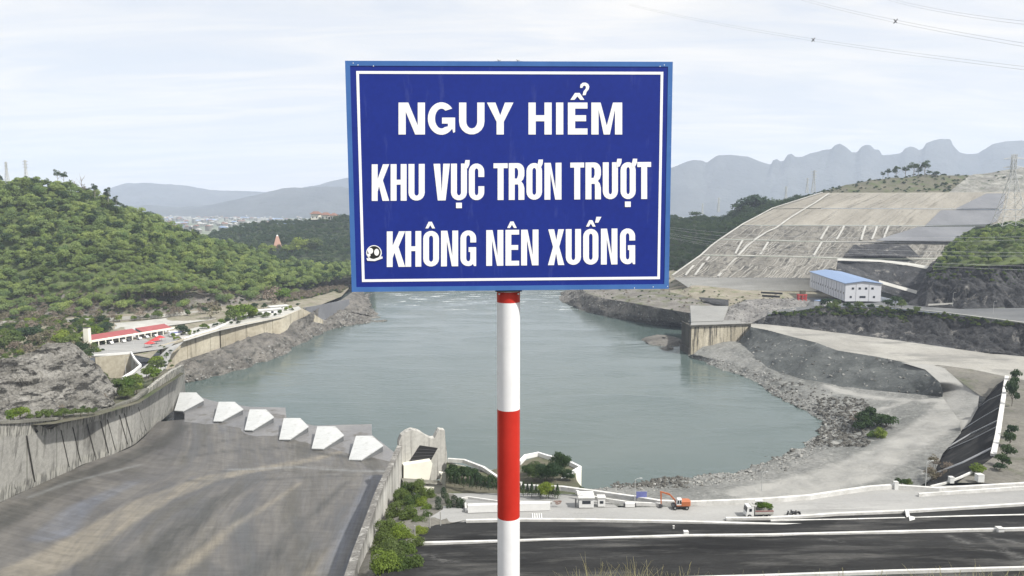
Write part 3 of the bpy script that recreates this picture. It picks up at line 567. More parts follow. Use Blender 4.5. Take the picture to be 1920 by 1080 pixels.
# ---------------------------------------------------------------- mountains far away
def ridge(name, pts, d, foot, depth, seed, amp):
    top = [(x, y, 0, d) for x, y in pts]; x0, x1 = pts[0][0], pts[-1][0]
    base = [Vector((D(x, 400, d).x*(foot/d), foot, -1)) for x in np.linspace(x0, x1, 9)]
    back = [Vector((D(x, 400, d).x*1.05, d+depth, -1)) for x in np.linspace(x0, x1, 9)]
    A = [P(t) for t in top]
    mid = [Vector((a.x*((foot+d)/2/d), (foot+d)/2, max(5, (a.z)*.42))) for a in A]
    return terr(name+str(seed), 'mountain', [base, mid, A, back], 420, 12, m_mount, amp=amp, sc=.0022, seed=seed, soft=False, fade=0, fb=(1, 1), octv=5)
ridge('mt', [(150,395),(180,372),(210,352),(240,344),(280,340),(310,343),(345,346),(380,352),(420,358),(480,361),(540,358),(600,350),(640,338),(700,325),(800,330),(960,345)], 8600, 7300, 1500, 101, 26)
ridge('mt', [(-700,380),(-400,360),(-200,372),(0,385),(120,392),(200,388),(280,384),(340,386),(400,382),(440,374),(480,366),(530,355),(580,353),(610,349),(640,350),(680,358),(760,364),(860,352),(960,340),(1100,352),(1200,340)], 6300, 5300, 900, 102, 16)
KR = [(760,394),(860,388),(960,376),(1080,356),(1150,335),(1210,325),(1262,314),(1285,304),(1300,300),(1315,301),(1325,306),(1335,298),(1345,292),(1370,291),(1400,294),(1425,303),(1445,308),(1449,300),(1457,297),(1464,302),(1470,300),(1476,290),(1484,288),(1492,294),(1505,294),(1520,287),(1545,282),(1558,281),(1566,273),(1576,270),(1586,276),(1596,286),(1606,286),(1614,276),(1622,272),(1632,273),(1638,280),(1648,281),(1654,291),(1672,290),(1690,287),(1697,279),(1706,276),(1714,277),(1722,282),(1729,280),(1736,269),(1750,264),(1762,260),(1784,260),(1789,272),(1800,286),(1815,289),(1835,288),(1850,279),(1862,270),(1885,265),(1915,264),(1935,268),(1960,280),(2010,284),(2060,270),(2120,275),(2200,300),(2300,290)]
ridge('mt', KR, 7000, 6000, 900, 103, 11)
# ---------------------------------------------------------------- walls and structures
def wall(name, base, top, thick, mat, label, cat, flip=1, n=None, group=None):
    """front face base->top, cap, back face; UV in metres"""
    n = n or max(2, len(base)*4)
    if len(base) == len(top):
        def rix(pts):
            M_ = np.array([tuple(P(b)) for b in pts]); tt = np.linspace(0, len(pts)-1, n); return np.stack([np.interp(tt, np.arange(len(pts)), M_[:, i]) for i in range(3)], 1)
        A = rix(base); B = rix(top); t = np.concatenate([[0], np.cumsum(np.linalg.norm(np.diff(A, axis=0), axis=1))])
    else: A, t = resample([P(b) for b in base], n); B, _ = resample([P(b) for b in top], n)
    d = np.gradient(B[:, :2], axis=0); d /= np.linalg.norm(d, axis=1)[:, None]
    off = np.stack([-d[:, 1], d[:, 0], np.zeros(n)], 1)*thick*flip
    C, E = B+off, A+off
    V = np.concatenate([A, B, B, C, C, E, A[[0]], B[[0]], C[[0]], E[[0]], A[[-1]], B[[-1]], C[[-1]], E[[-1]]])
    h = np.linalg.norm(B-A, axis=1)
    z = np.zeros(n)
    uv = np.concatenate([np.stack([t, z], 1), np.stack([t, h], 1), np.stack([t, h], 1), np.stack([t, h+thick], 1), np.stack([t, h+thick], 1), np.stack([t, h*2+thick], 1), np.zeros((8, 2))])
    F_ = []
    for k in (0, 2, 4):
        for i in range(n-1):
            a = k*n+i; b = (k+1)*n+i; F_.append((a, a+1, b+1, b))
    q = 6*n; F_ += [(q, q+1, q+2, q+3), (q+7, q+6, q+5, q+4)]
    c = np.array([V[:, 0].mean(), V[:, 1].mean(), V[:, 2].min()])
    me = mesh(name, V-c, np.array(F_), [mat], False, uv)
    at = me.attributes.new('hf', 'FLOAT', 'POINT'); hv = np.zeros(len(V)); hv[n:5*n] = 1; hv[:n] = .02; at.data.foreach_set('value', hv.astype(np.float32))
    return tag(link(name, me, None, tuple(c)), label, cat, group)
def down(pts, z): return [Vector((P(p).x, P(p).y, z)) for p in pts]

# left training wall of the chute
lb = [(-700,1160,17),(-150,1010,13),(-60,972,12),(34,926,10),(100,900,9),(155,871,7.8),(205,856,6.8),(253,833,5.8),(276,812,5),(300,791,4.8),(325,770,4.8),(348,742,-1)]
lt = [(-700,860,0,155),(-150,800,0,190),(-60,797,0,200),(34,794,0,215),(100,788,0,233),(155,779,0,250),(205,768,0,262),(253,751,0,279),(276,732,0,292),(300,712,0,305),(325,694,0,320),(345,684,0,336)]
o = wall('chute_wall', lb, lt, 1.6, m_oldconc, 'long curved stained concrete wall on the left side of the spillway', 'spillway wall', 1, 90)
cm = MB(); cm.beam([P(p)+Vector((-.3, .3, .02)) for p in lt[:9]], 1.9, .9); cc = cm.build('coping', m_oldconc); cc.parent = o; cc.location = -Vector(o.location)
cm = MB()
lbw, ltw = [P(p) for p in lb], [P(p) for p in lt]
def atpx(src, pts, x): k = max(i for i in range(len(src)-1) if src[i][0] <= x); return pts[k].lerp(pts[k+1], (x-src[k][0])/(src[k+1][0]-src[k][0]))
for x in (30, 152, 205, 217, 249, 262, 268, 275, 66, 130, 240, 180):
    a = atpx(lb, lbw, x); b = atpx(lt, ltw, x-20 if x > 40 else x-32); nrm = Vector((.8, -.6, 0))*.25; w_ = .09 if x not in (66, 130, 240, 180) else .06
    if w_ < .1: b = a.lerp(b, .85); a = a.lerp(b, .1)
    cm.hexa([a+nrm+Vector((-w_,-.1,0)), a+nrm+Vector((w_,.1,0)), a-nrm+Vector((w_,.1,0)), a-nrm+Vector((-w_,-.1,0))], [b+nrm+Vector((-w_,-.1,-.9)), b+nrm+Vector((w_,.1,-.9)), b-nrm+Vector((w_,.1,-.9)), b-nrm+Vector((-w_,-.1,-.9))])
cc = cm.build('joint_strip', m_abut_dk); cc.parent = o; cc.location = -Vector(o.location)

# right wall of the chute with its end pier
rt = [(560,1350,58),(612,1180,49),(645,1080,41),(662,1030,36.5),(675,997,33.5),(689,960,31),(700,930,29),(712,902,27.5),(728,872,26.2),(739,847,25.6),(748,829,25.6),(754,818,26.0),(760,811,26.4),(766,807,26.7),(773,805.5,26.9)]
wall('pier_wall', down(rt, 4), rt, 1.5, m_pier, 'tall streaked concrete wall running up the right side of the spillway', 'spillway wall', -1, 70)
def dd(px): return 221+(px-757)/81*7
out = [(748,829),(753,817),(762,810),(772,806),(783,808),(791,812),(799,818),(808,822),(815,822),(819,813),(824,806),(834,807),(835,825),(838,850),(839,875),(836,905),(800,925),(757,925),(748,915)]
tw = thing('end_pier', 'tall hollowed concrete pier at the foot of the spillway wall', 'pier', D(795, 920, 224)); og = Vector(tw.location)
def facing(name, pts, d0, th, mat, par, zmin=None):
    A = [D(x, y, dd(x)+d0) for x, y in pts]
    if zmin is not None: A = [Vector((a.x, a.y, max(a.z, zmin))) for a in A]
    B = [a+Vector((-th*.35, th, 0)) for a in A]
    m = MB(); m.hexa([b-og for b in B], [a-og for a in A]); return m.build(name, mat, par)
facing('pier_body', out, 0, 2.6, m_pier, tw, 12)
facing('opening', [(787,835),(821,840),(808,863),(764,870)], -.12, .3, m_darkhole, tw)
for i in range(4):
    q = (i+1)/5; facing('opening_slat', [(787-23*q, 835+35*q-.5),(821-13*q, 840+23*q-.5),(821-13*q, 840+23*q+.3),(787-23*q, 835+35*q+.3)], -.2, .1, m_darkgrey, tw)
facing('front_block', [(764,871),(808,864),(811,869),(806,896),(800,908),(757,904),(757,873)], -2.6, 2.4, m_cream, tw)
facing('lower_block', [(757,905),(800,909),(828,909),(836,918),(842,930),(815,932),(792,928),(757,912)], -5.5, 4, m_cream, tw)
facing('fin_wall', [(824,886),(838,887),(843,912),(836,927),(824,908),(829,893)], -4.2, 1, m_cream, tw)
facing('ledge', [(756,903),(829,908),(829,909.4),(756,904.6)], -6.2, 3, m_oldconc, tw)

# white teeth of the spillway lip
T6 = [[(148,143),(272,143),(330,200),(175,282),(108,278)], [(440,213),(560,213),(625,268),(462,358),(400,358)], [(672,270),(795,270),(855,328),(695,426),(634,424)],
      [(928,335),(1052,335),(1115,398),(975,495),(893,495)], [(1180,397),(1315,397),(1380,463),(1225,565),(1137,563)], [(1470,468),(1590,468),(1675,540),(1510,648),(1415,646)]]
TL = ['white concrete tooth touching the left spillway wall, smudged grey on top', 'second white concrete tooth from the left spillway wall', 'third white tooth from the left, beside the broken slab corner',
      'fourth white tooth from the left, at the edge of open water', 'fifth white tooth, second from the end pier', 'largest white tooth, the one nearest the end pier']
for k, t in enumerate(T6):
    zz_ = [9.6, 9.6, 8.2, 6.7, 6.6]
    A = [W(300+x/4, 700+y/4, z) for (x, y), z in zip(t, zz_)]
    c = sum(A, Vector())/5; c.z = 5.6
    th = thing('baffle_tooth', TL[k], 'baffle block', c, 0, 'white teeth across the end of the spillway')
    m1 = MB(); m1.hexa([a-c-Vector((0, 0, .35)) for a in A], [a-c for a in A]); m1.build('sloping_top', m_tooth, th)
    m1 = MB(); m1.hexa([Vector(((a-c).x*.97, (a-c).y*.97, -.3)) for a in A], [Vector(((a-c).x*.97, (a-c).y*.97, (a-c).z-.34)) for a in A]); m1.build('block_body', m_asph, th)

# retaining wall of the riverside platform, pillar, shed
wt = [(302,648,20.6),(411,617,20.6)]; wall('retaining_wall', down(wt, 5), wt, 1.2, m_yellowwall, 'yellowish concrete retaining wall nearest the spillway, below the car park', 'retaining wall', 1, 24, 'riverside retaining walls')
wt = [(413,616.5,20.6),(470,605,20.6),(531,594,20.6),(568,579,20.6)]; wall('retaining_wall', down(wt, 7), wt, 1.2, m_yellowwall, 'farther yellowish retaining wall with a band of rock at its foot', 'retaining wall', 1, 30, 'riverside retaining walls')
wt = [(568,579,20.6),(590,590,14),(606,600,8)]; wall('sloping_wall', down(wt, 1), wt, 1., m_yellowwall, 'yellowish wall sloping down to the water at the far end of the platform', 'retaining wall', 1, 12)
wt = [(570,577,20.4),(600,572,19),(655,561,15)]; wall('grey_wall', down(wt, 5), wt, 1., m_shotc, 'dark grey retaining wall beyond the platform end', 'retaining wall', 1, 12)
for i in range(13):
    a = W(305, 648, 20).lerp(W(411, 617, 20), (i+.5)/13)
    o = MB().box(-.35, .35, -.5, .5, -9 if i % 3 else -13, .3).own('wall_buttress', m_abut, 'slim stained rib on the yellowish wall below the car park', 'buttress', 'ribs on the yellowish retaining wall')
    o.location = a+Vector((.5, -.6, -9 if i % 3 else -13)); 
lw = [(-420,613,20.3),(-200,611,20.3),(0,608,20.3),(100,604,20.3),(200,602,20.3),(300,595,0,520),(400,585,0,560)]
MB().beam([P(p) for p in lw], 1.0, 2.2).own('roadside_wall', m_ltconc, 'long pale low wall along the foot of the wooded hill', 'wall')
terr('apron', 'concrete_slope_paving', [[(215,624,20.2),(262,617,20.2),(330,609,20.2),(405,598,20.2)], [(215,606,0,497),(262,602,0,505),(330,594,0,528),(408,584,0,560)]], 40, 6, m_ltconc)
terr('carpark', 'car_park', [[(172,668,20.25),(248,662,20.25),(300,655,20.25),(320,650,20.25)], [(172,649,20.25),(250,638,20.25),(330,622,20.25),(350,620,20.25)]], 40, 6, m_road)
terr('ramp', 'access_lane', [[(232,716,0,352),(262,692,17.3),(300,666,20.2),(318,650,20.3)], [(300,700,0,368),(312,690,0,385),(322,662,0,405),(345,640,20.3)]], 30, 4, m_road)
terr('lane2', 'riverside_lane', [[(345,640,20.3),(411,620,20.4),(470,607,20.4),(531,595,20.4),(566,580,20.4)], [(330,623,20.3),(400,606,20.4),(440,596,20.4),(520,583,20.4),(560,574,20.4)]], 40, 4, m_ltconc)
pl = thing('entrance_pillar', 'tall cream square pillar at the left end of the red-roofed shed', 'pillar', W(165, 651, 20.2))
MB().box(-1.4, 1.4, -1.4, 1.4, 0, 11.3).build('shaft', m_cream, pl); MB().box(-1.5, 1.5, -1.5, 1.5, 11.3, 11.6).build('cap', m_abut_dk, pl); MB().box(-8.4, -1.4, -.5, .5, 5.2, 6).build('side_beam', m_cream, pl)
s0, s1 = W(172, 650, 20.3), W(328, 624, 20.3); ang = math.atan2(s1.y-s0.y, s1.x-s0.x); SLn = (s1-s0).length
sh = thing('parking_shed', 'long open-fronted parking shed with red roof and cream fascia', 'shed', s0, ang)
m1 = MB()
for a, b in ((0, .56), (.60, .97)):
    m1.hexa([(SLn*a, .4, 3.4), (SLn*b, .4, 3.4), (SLn*b, 8, 5.4), (SLn*a, 8, 5.4)], [(SLn*a, .4, 3.55), (SLn*b, .4, 3.55), (SLn*b, 8, 5.55), (SLn*a, 8, 5.55)])
m1.build('roof', m_red_roof, sh)
MB().box(0, SLn, -.3, .35, 2.6, 3.7).build('fascia', m_cream, sh); MB().box(0, SLn, 8.1, 8.4, 0, 5.3).build('back_wall', m_bldg, sh)
for i in range(14): MB().box(SLn*i/13-.25, SLn*i/13+.25, -.2, .25, 0, 2.6).build('column', m_cream, sh)
def car(label, loc, rz, paint, grp='cars parked by the shed'):
    t = thing('parked_car', label, 'car', loc, rz, grp)
    prof = [(-2.1,.35),(2.1,.35),(2.15,.75),(1.2,.95),(.6,1.42),(-1.1,1.45),(-1.9,.98),(-2.15,.9)]
    m1 = MB(); m1.hexa([(x, -.85, z) for x, z in prof], [(x, .85, z) for x, z in prof]); m1.build('body', paint, t)
    gp = [(1.05,.97),(.55,1.36),(-1.05,1.38),(-1.6,1.0)]
    m1 = MB(); m1.hexa([(x, -.88, z) for x, z in gp], [(x, .88, z) for x, z in gp]); m1.build('window_glass', m_glass, t)
    for x in (-1.3, 1.3):
        for y in (-.8, .8): MB().wheel((x, y, .33), .33, .2).build('wheel', m_tyre, t)
ux = Vector((math.cos(ang), math.sin(ang), 0)); uy = Vector((-ux.y, ux.x, 0))
for i, (f, pnt, c, b) in enumerate([(.20, m_white, 'white', 'leftmost in the row at the shed'), (.33, m_white, 'white', 'between a column and the dark car'), (.40, m_darkgrey, 'dark', 'in front of the shed columns'), (.52, m_white, 'white', 'just right of the dark car'), (.62, m_bldg, 'pale grey', 'near the middle of the shed'), (.72, m_white, 'white', 'rightmost under the shed')]):
    car('%s car parked %s' % (c, b), s0+ux*SLn*f-uy*(2.2 if i % 2 else 1.2), ang+R(80), pnt)
for i, (px, py, l) in enumerate([(281, 651, 'small red canopy with its corner lowest, beside the stacked pots'), (291, 645, 'tall red canopy in the middle of the three'), (300, 640, 'red canopy nearest the shed end')]):
    t = thing('market_canopy', l, 'canopy', W(px, py, 20.3), ang, 'red canopies in the car park')
    MB().hexa([(-2.4,-2,2.2),(2.4,-2,2.2),(2.4,2,2.2),(-2.4,2,2.2)], [(-.3,-.2,3.6),(.3,-.2,3.6),(.3,.2,3.6),(-.3,.2,3.6)]).build('cover', m_red, t)
    for x in (-2.2, 2.2):
        for y in (-1.8, 1.8): MB().box(x-.06, x+.06, y-.06, y+.06, 0, 2.2).build('pole', m_steel, t)
t = thing('coach', 'white and blue coach parked beyond the red canopies', 'coach', W(330, 629, 20.3), ang+R(-8))
MB().box(-4.5, 4.5, -1.25, 1.25, .5, 3.1).build('body', m_white, t); MB().box(-4.2, 4.3, -1.28, 1.28, 1.7, 2.5).build('window_band', m_blue, t)
for x in (-3, 3):
    for y in (-1.2, 1.2): MB().wheel((x, y, .5), .5, .3).build('wheel', m_tyre, t)
pp = [(176,669,19.7),(246,663.5,19.9),(253,676,19),(264,688,17.6),(250,699,16.5),(230,711,15)]
MB().beam([P(p) for p in pp], .9, 1.2).own('angled_parapet', m_white, 'bright white angled parapet around the sunken pit left of the lane', 'parapet')
wt = [(178,670,19.6),(246,664.5,19.8)]; wall('pit_wall', down(wt, 7), wt, .5, m_yellowwall, 'yellowish wall inside the sunken pit below the car park', 'wall', 1, 6)
wt = [(246,664.5,19.8),(253,677,18.9),(264,689,17.5),(250,700,16.4),(230,712,14.9)]; wall('pit_side_wall', down(wt, 7), wt, .5, m_oldconc, 'grey side wall of the sunken pit under the white parapet', 'wall', -1, 12)

for i, (px, py, w_, l) in enumerate([(502, 589, 20, 'low white building with a flat roof beyond the largest platform tree'), (522, 582, 14, 'smaller low white building nearest the end of the platform'), (447, 612, 0, '')]):
    if not w_: continue
    t = thing('riverside_building', l, 'building', W(px, py, 20.3), R(38)); MB().box(-w_/2, w_/2, -3, 3, 0, 3.4).build('wall', m_white, t); MB().box(-w_/2-.6, w_/2+.6, -3.6, 3.6, 3.4, 3.8).build('roof', m_whitedirty, t)
    for k in range(4): MB().box(-w_/2+w_*(k+.3)/4, -w_/2+w_*(k+.7)/4, -3.08, -2.9, .9, 2.5).build('window', m_glass, t)
MB().beam([W(345,636,20.4), W(405,617,20.4), W(440,600,20.4), W(470,590,20.4)], .6, 1.1).own('lane_wall', m_white, 'white low wall along the lane between the shed and the largest platform tree', 'wall')
for i in range(7):
    a = W(226+i*24, 618-i*3, 20.6); q_ = W(226+i*24-9, 604-i*3.2, 24.6); MB().beam([a, q_], .35, .35).own('paving_joint', m_oldconc, 'dark diagonal joint on the concrete slope paving', 'joint', 'joints on the slope paving') if False else None
# lamp posts
def lamp(px, py, z, h, label, grp='slim lamp posts'):
    t = thing('lamp_post', label, 'lamp post', W(px, py, z), 0, grp)
    MB().tube([(0, 0, 0), (0, 0, h)], .11, 6, .07).build('pole', m_pylon, t)
    MB().tube([(0, 0, h), (.5, 0, h+.35), (1.3, 0, h+.45)], .06, 5).build('arm', m_pylon, t)
    MB().box(1.1, 1.8, -.14, .14, h+.38, h+.52).build('lamp_head', m_pylon, t)
for px, py, z, h, l in [(201,664,20.2,9,'lamp post at the left edge of the car park'), (251,655,20.2,9,'lamp post in the middle of the car park'), (236,703,12,9,'lamp post standing inside the sunken pit'),
    (311,690,17,9,'lamp post beside the lane above the spillway wall end'), (1786,574,33.5,9,'lamp post at the foot of the dark cliff, left one'), (1903,567,35.5,9,'lamp post at the foot of the dark cliff by the right edge'),
    (1862,590,34.5,8,'lamp post on the pale road verge below the dark cliff'), (1190,946,25,6.5,'lamp post beside the blue panel'), (1428,921,10,6,'thin post standing on the beach behind the truck'),
    (1735,914,25,7,'thin post by the parapet below the black lining'), (1085,950,25,3.2,'short pole at the corner of the gatehouse'), (1371,472,0,6,'pale post on the edge of the quarry slope')]:
    if z: lamp(px, py, z, h, l)

# stained abutment with deck
A, B, C_ = D(1294, 640, 486), D(1412, 640, 495), D(1279.5, 640, 506); A2 = B+Vector((0, 16, 0))
ab = thing('river_abutment', 'stained concrete abutment standing in the river with a dark wet end face', 'abutment', Vector((A.x, A.y, -1))); oo = Vector(ab.location)
def pr(name, pts, z0, z1, mat, par, o_): 
    m = MB().prism([(p.x-o_.x, p.y-o_.y) for p in pts], z0-o_.z, z1-o_.z); return m.build(name, mat, par)
pr('wall_block', [A, B, A2, C_+Vector((6, 0, 0))], -1, 19.6, m_abut, ab, oo)
pr('dark_end', [A+Vector((-.6, -.3, 0)), A+Vector((.6, -.3, 0)), C_+Vector((6, 0, 0)), C_+Vector((-.8, 0, 0))], -1, 19.0, m_abut_dk, ab, oo)
pr('dark_base', [A+Vector((-1.2, -.9, 0)), A+Vector((.3, -.9, 0)), C_+Vector((2, 0, 0)), C_+Vector((-1.6, 0, 0))], -1.2, 4.5, m_abut_dk, ab, oo)
pr('deck_top', [A, B, A2, C_+Vector((6, 0, 0))], 19.6, 20.2, m_slabconc, ab, oo)
cm = MB(); cm.beam([Vector((p.x-oo.x, p.y-oo.y-.3, 19.2-oo.z)) for p in (C_+Vector((-1, 0, 0)), A+Vector((-.8, -.4, 0)), B)], .8, 1.2); cm.build('coping', m_abut_dk, ab)
D1 = [W(1296,603,20.9), W(1356,601,20.9), W(1366,574,24.2), W(1294,572.5,24.2)]
m1 = MB(); m1.hexa([p-Vector((0, 0, 3)) for p in D1], D1); m1.own('concrete_deck', m_slabconc, 'pale sloping concrete slab behind the stained abutment', 'slab')
terr('pitdark', 'dark_cutting', [[(1366,574,20.4),(1340,570,20.6),(1312,561,20.9)], [(1366,562,22.6),(1345,560,22.6),(1310,557,21.6)]], 30, 4, m_rock_dark, amp=.4)

# industrial hall with blue roof
G0, G1 = W(1584, 565, 28.3), W(1651, 565, 28.3); K = G1-G0; gx = K.normalized(); wd = K.length
back = (D(1519, 520, 655)-Vector((G0.x, G0.y, 0))); back.z = 0; Ln = back.length; gy = back.normalized()
ra = math.atan2(gx.y, gx.x)
hl = thing('industrial_hall', 'long pale hall with a pale blue low-pitched roof', 'building', G0, 0)
def hp(a, b, z): return gx*a+gy*b+Vector((0, 0, z))
Hh = 14.3
m1 = MB(); m1.hexa([hp(0,0,0), hp(wd,0,0), hp(wd,0,Hh-.6), hp(wd/2,0,Hh+1.2), hp(0,0,Hh-.6)], [hp(0,Ln,0), hp(wd,Ln,0), hp(wd,Ln,Hh-.6), hp(wd/2,Ln,Hh+1.2), hp(0,Ln,Hh-.6)]); m1.build('wall', m_bldg, hl)
m1 = MB(); e = .9
m1.hexa([hp(-e,-e,Hh-.55), hp(wd/2,-e,Hh+1.25), hp(wd+e,-e,Hh-.55), hp(wd+e,-e,Hh-.2), hp(wd/2,-e,Hh+1.65), hp(-e,-e,Hh-.2)], [hp(-e,Ln+e,Hh-.55), hp(wd/2,Ln+e,Hh+1.25), hp(wd+e,Ln+e,Hh-.55), hp(wd+e,Ln+e,Hh-.2), hp(wd/2,Ln+e,Hh+1.65), hp(-e,Ln+e,Hh-.2)]); m1.build('roof', m_blue_roof, hl)
def win(a0, a1, z0, z1, nm='window', mt=None):
    m1 = MB(); m1.hexa([hp(a0,-.12,z0), hp(a1,-.12,z0), hp(a1,-.12,z1), hp(a0,-.12,z1)], [hp(a0,.1,z0), hp(a1,.1,z0), hp(a1,.1,z1), hp(a0,.1,z1)]); m1.build(nm, mt or m_glass, hl)
for f in (.21, .40, .575, .755): win(wd*f-.9, wd*f+.9, 9.2, 10.8)
for f, q in ((.16, .8), (.49, 2.3), (.81, .8)): win(wd*f-q, wd*f+q, 2.6, 4.2)
for f in (.30, .66): win(wd*f-.12, wd*f+.12, 0, Hh-.7, 'pilaster', m_steel)
for i in range(14):
    b0 = 3+i*7.2; m1 = MB(); m1.hexa([hp(-.12,b0,5.2), hp(.1,b0,5.2), hp(.1,b0,6.8), hp(-.12,b0,6.8)], [hp(-.12,b0+1.8,5.2), hp(.1,b0+1.8,5.2), hp(.1,b0+1.8,6.8), hp(-.12,b0+1.8,6.8)]); m1.build('window', m_glass, hl)
    m1 = MB(); m1.hexa([hp(-.5,b0-2,0), hp(.1,b0-2,0), hp(.1,b0-2,Hh-1.5), hp(-.5,b0-2,Hh-1.5)], [hp(-.5,b0-1.5,0), hp(.1,b0-1.5,0), hp(.1,b0-1.5,Hh-1.5), hp(-.5,b0-1.5,Hh-1.5)]); m1.build('pilaster', m_bldg, hl)
an = thing('site_annex', 'low white annex in front of the long side of the pale hall', 'building', W(1543, 574, 27.5), R(20))
MB().box(-6, 6, -2.5, 2.5, 0, 4.2).build('wall', m_white, an); MB().box(-6.3, 6.3, -2.8, 2.8, 4.2, 4.5).build('roof', m_blue_roof, an)
for i in range(4): MB().box(-4.6+i*2.7, -3+i*2.7, -2.58, -2.4, 1.6, 3.2).build('window', m_glass, an)
rk = thing('red_silo_rack', 'red steel rack with a dark tank on top left of the pale hall', 'machine', W(1503, 566, 24))
for x in (-3, 0, 3):
    for y in (-1.5, 1.5): MB().box(x-.35, x+.35, y-.35, y+.35, 0, 5.5).build('leg', m_red, rk)
MB().box(-3.6, 3.6, -2, 2, 5.5, 6.3).build('deck', m_red, rk); MB().box(-1.5, 2.5, -1.2, 1.2, 6.3, 9.3).build('tank', m_soil, rk); MB().box(-3.2, 3.2, -.3, .3, 2.2, 3).build('cross_beam', m_red, rk)
for i, (a, b, y) in enumerate([(1427, 1467, 550), (1429, 1462, 556)]):
    MB().beam([W(a, y, 24), W(b, y+2, 24)], 1.6, 1.5).own('pipe_stack', m_darkhole, ['upper long dark stack of pipes in the quarry yard', 'lower dark stack of pipes in the quarry yard'][i], 'pipe stack')
# quarry drain channel and ribs
def onq(px, py):                               # point on the cut slope under a pixel
    best = None
    for i in range(5):
        Q = GRID['q%d' % i].reshape(-1, 3); r = ray(px, py)
        d = np.abs(Q[:, 0]/Q[:, 1]-r.x/r.y)*1350+np.abs((Q[:, 2]-EYE)/Q[:, 1]-r.z/r.y)*1350
        j = int(d.argmin())
        if best is None or d[j] < best[0]: best = (d[j], Vector(Q[j]))
    return best[1]
def drain(pts, w, label):
    q = [onq(*p)+Vector((0, -1.2, .4)) for p in pts]; return MB().beam(q, w, .5).own('drain_channel', m_ltconc, label, 'drain', 'pale drain channels down the cut slope')
drain([(1553,364),(1528,380),(1503,395),(1480,410),(1455,428),(1437,436),(1418,448),(1400,462),(1385,478),(1370,494),(1356,508),(1346,519)], 2.2, 'longest pale drain channel running diagonally down the whole cut slope')
for i, (x0, y0, x1, y1) in enumerate([(1553,425,1538,450),(1582,425,1568,450),(1622,425,1614,450),(1643,425,1634,450),(1665,425,1655,450),(1540,455,1525,480),(1660,492,1655,520),(1692,496,1682,522),(1722,503,1714,528),(1392,452,1378,476),(1440,455,1425,478),(1330,482,1303,516),(1300,500,1285,517)]):
    drain([(x0,y0),((x0+x1)/2,(y0+y1)/2),(x1,y1)], 2.0, 'short pale rib on a single bench of the cut slope')
for p, q in (((1262,518),(1545,362)),):
    pts = [(1262,518),(1290,498),(1316,478),(1335,462),(1352,449),(1372,436),(1396,420),(1422,405),(1450,391),(1500,373),(1543,362)]
    MB().beam([onq(*a)+Vector((-1, -.6, .2)) for a in pts], 1.6, .8).own('edge_kerb', m_ltconc, 'thin pale kerb along the left edge of the cut slope', 'kerb')
# pale verge of the upper road
MB().beam([P(t)+Vector((0, .6, .05)) for t in TER[4:]], 1.6, .5).own('verge_kerb', m_ltconc, 'pale kerb line along the outer edge of the upper road', 'kerb')
MB().beam([W(1740,573,33.2), W(1800,570,33.8), W(1860,566,34.6), W(1930,562,35.4), W(2100,568,36)], .4, 1.1).own('guard_rail', m_ltconc, 'thin pale guard rail below the dark cliff', 'guard rail')

# parapets and kerbs of the lower road
def bm(name, pts, w, h, label, cat, mat=None, grp=None): return MB().beam([P(p) for p in pts], w, h).own(name, mat or m_whitedirty, label, cat, grp)
bm('parapet', [(977,916,22.5),(1053,919,23.5),(1120,928,24.5),(1190,938,25),(1238,946,25),(1290,948,25),(1400,944,25),(1450,941,25),(1518,936,25),(1575,927,25),(1632,919,25),(1673,916,25),(1759,922,25),(1840,917,25),(1930,912,25),(2250,900,25)], .9, 1.15, 'long white parapet curving between the beach and the lower road', 'parapet')
bm('parapet', [(1722,931,25),(1830,924,25),(1930,917,25),(2200,905,25)], .5, .9, 'short inner white parapet at the right, closer to the road', 'parapet')
bm('parapet', [(1080,925,24.7),(1120,938,25),(1180,947,25),(1240,950,25)], .5, .9, 'inner white parapet behind the gatehouse', 'parapet')
bm('parapet', [(840,866,18),(870,868,18),(907,882,18),(940,905,18.5),(978,912,20)], .9, 1.2, 'white parapet running from the end pier to the round terrace', 'parapet')
rp = [(974,872,19.6),(985,860,19.6),(1009,855,19.6),(1028,861,19.6),(1060,868,19.6),(1088,882,19.6),(1075,890,19.6),(1049,909,19.6)]
o = bm('terrace_parapet', rp, .9, 1.3, 'white parapet round the tree-filled terrace above the water', 'parapet', m_white)
o = wall('terrace_wall', down(rp[3:], 0), [P(p)+Vector((0,0,-.02)) for p in rp[3:]], .6, m_cream, 'cream ribbed wall below the tree-filled terrace', 'retaining wall', 1, 20)
wt = [(840,868,17.6),(907,884,17.6),(974,876,19)]; wall('terrace_side_wall', down(wt, 0), wt, .8, m_oldconc, 'grey stained wall under the parapet beside the end pier', 'retaining wall', 1, 14)
bm('white_block_wall', [(877,960,24.9),(1031,955,24.9)], 1.2, 1.9, 'thick bright white block wall in front of the row of small trees', 'wall', m_white)
bm('curved_kerb', [(874,961,24.8),(873,948,24.7),(866,937,24.2),(878,935,24.2),(935,943,24.6),(1035,945,24.9)], .5, .6, 'thin white kerb curving round the left end of the row of small trees', 'kerb')
G5 = 'white kerbs across the dark slope'
bm('slope_kerb', [(874,979,25.1),(980,977,25.1),(1100,977.5,25.2),(1255,980.5,25.6),(1415,985,26.4),(1520,988,26.8),(1580,987.5,27.1),(1717,990,27.6)], .8, .6, 'white kerb along the top of the dark slope that stops at the small upright', 'kerb', None, G5)
bm('slope_kerb', [(1361,975,25.1),(1440,974,25.1),(1515,970,25.1),(1570,966,25.1),(1699,961,25.1),(1800,955,25.1),(1930,947,25.1),(2250,930,25.1)], .8, .6, 'white kerb right at the edge of the lower road', 'kerb', None, G5)
bm('slope_kerb', [(1445,979,25.6),(1570,977,25.9),(1697,974,26.2)], .5, .5, 'thinner white kerb just below the road edge, left of the upright', 'kerb', None, G5)
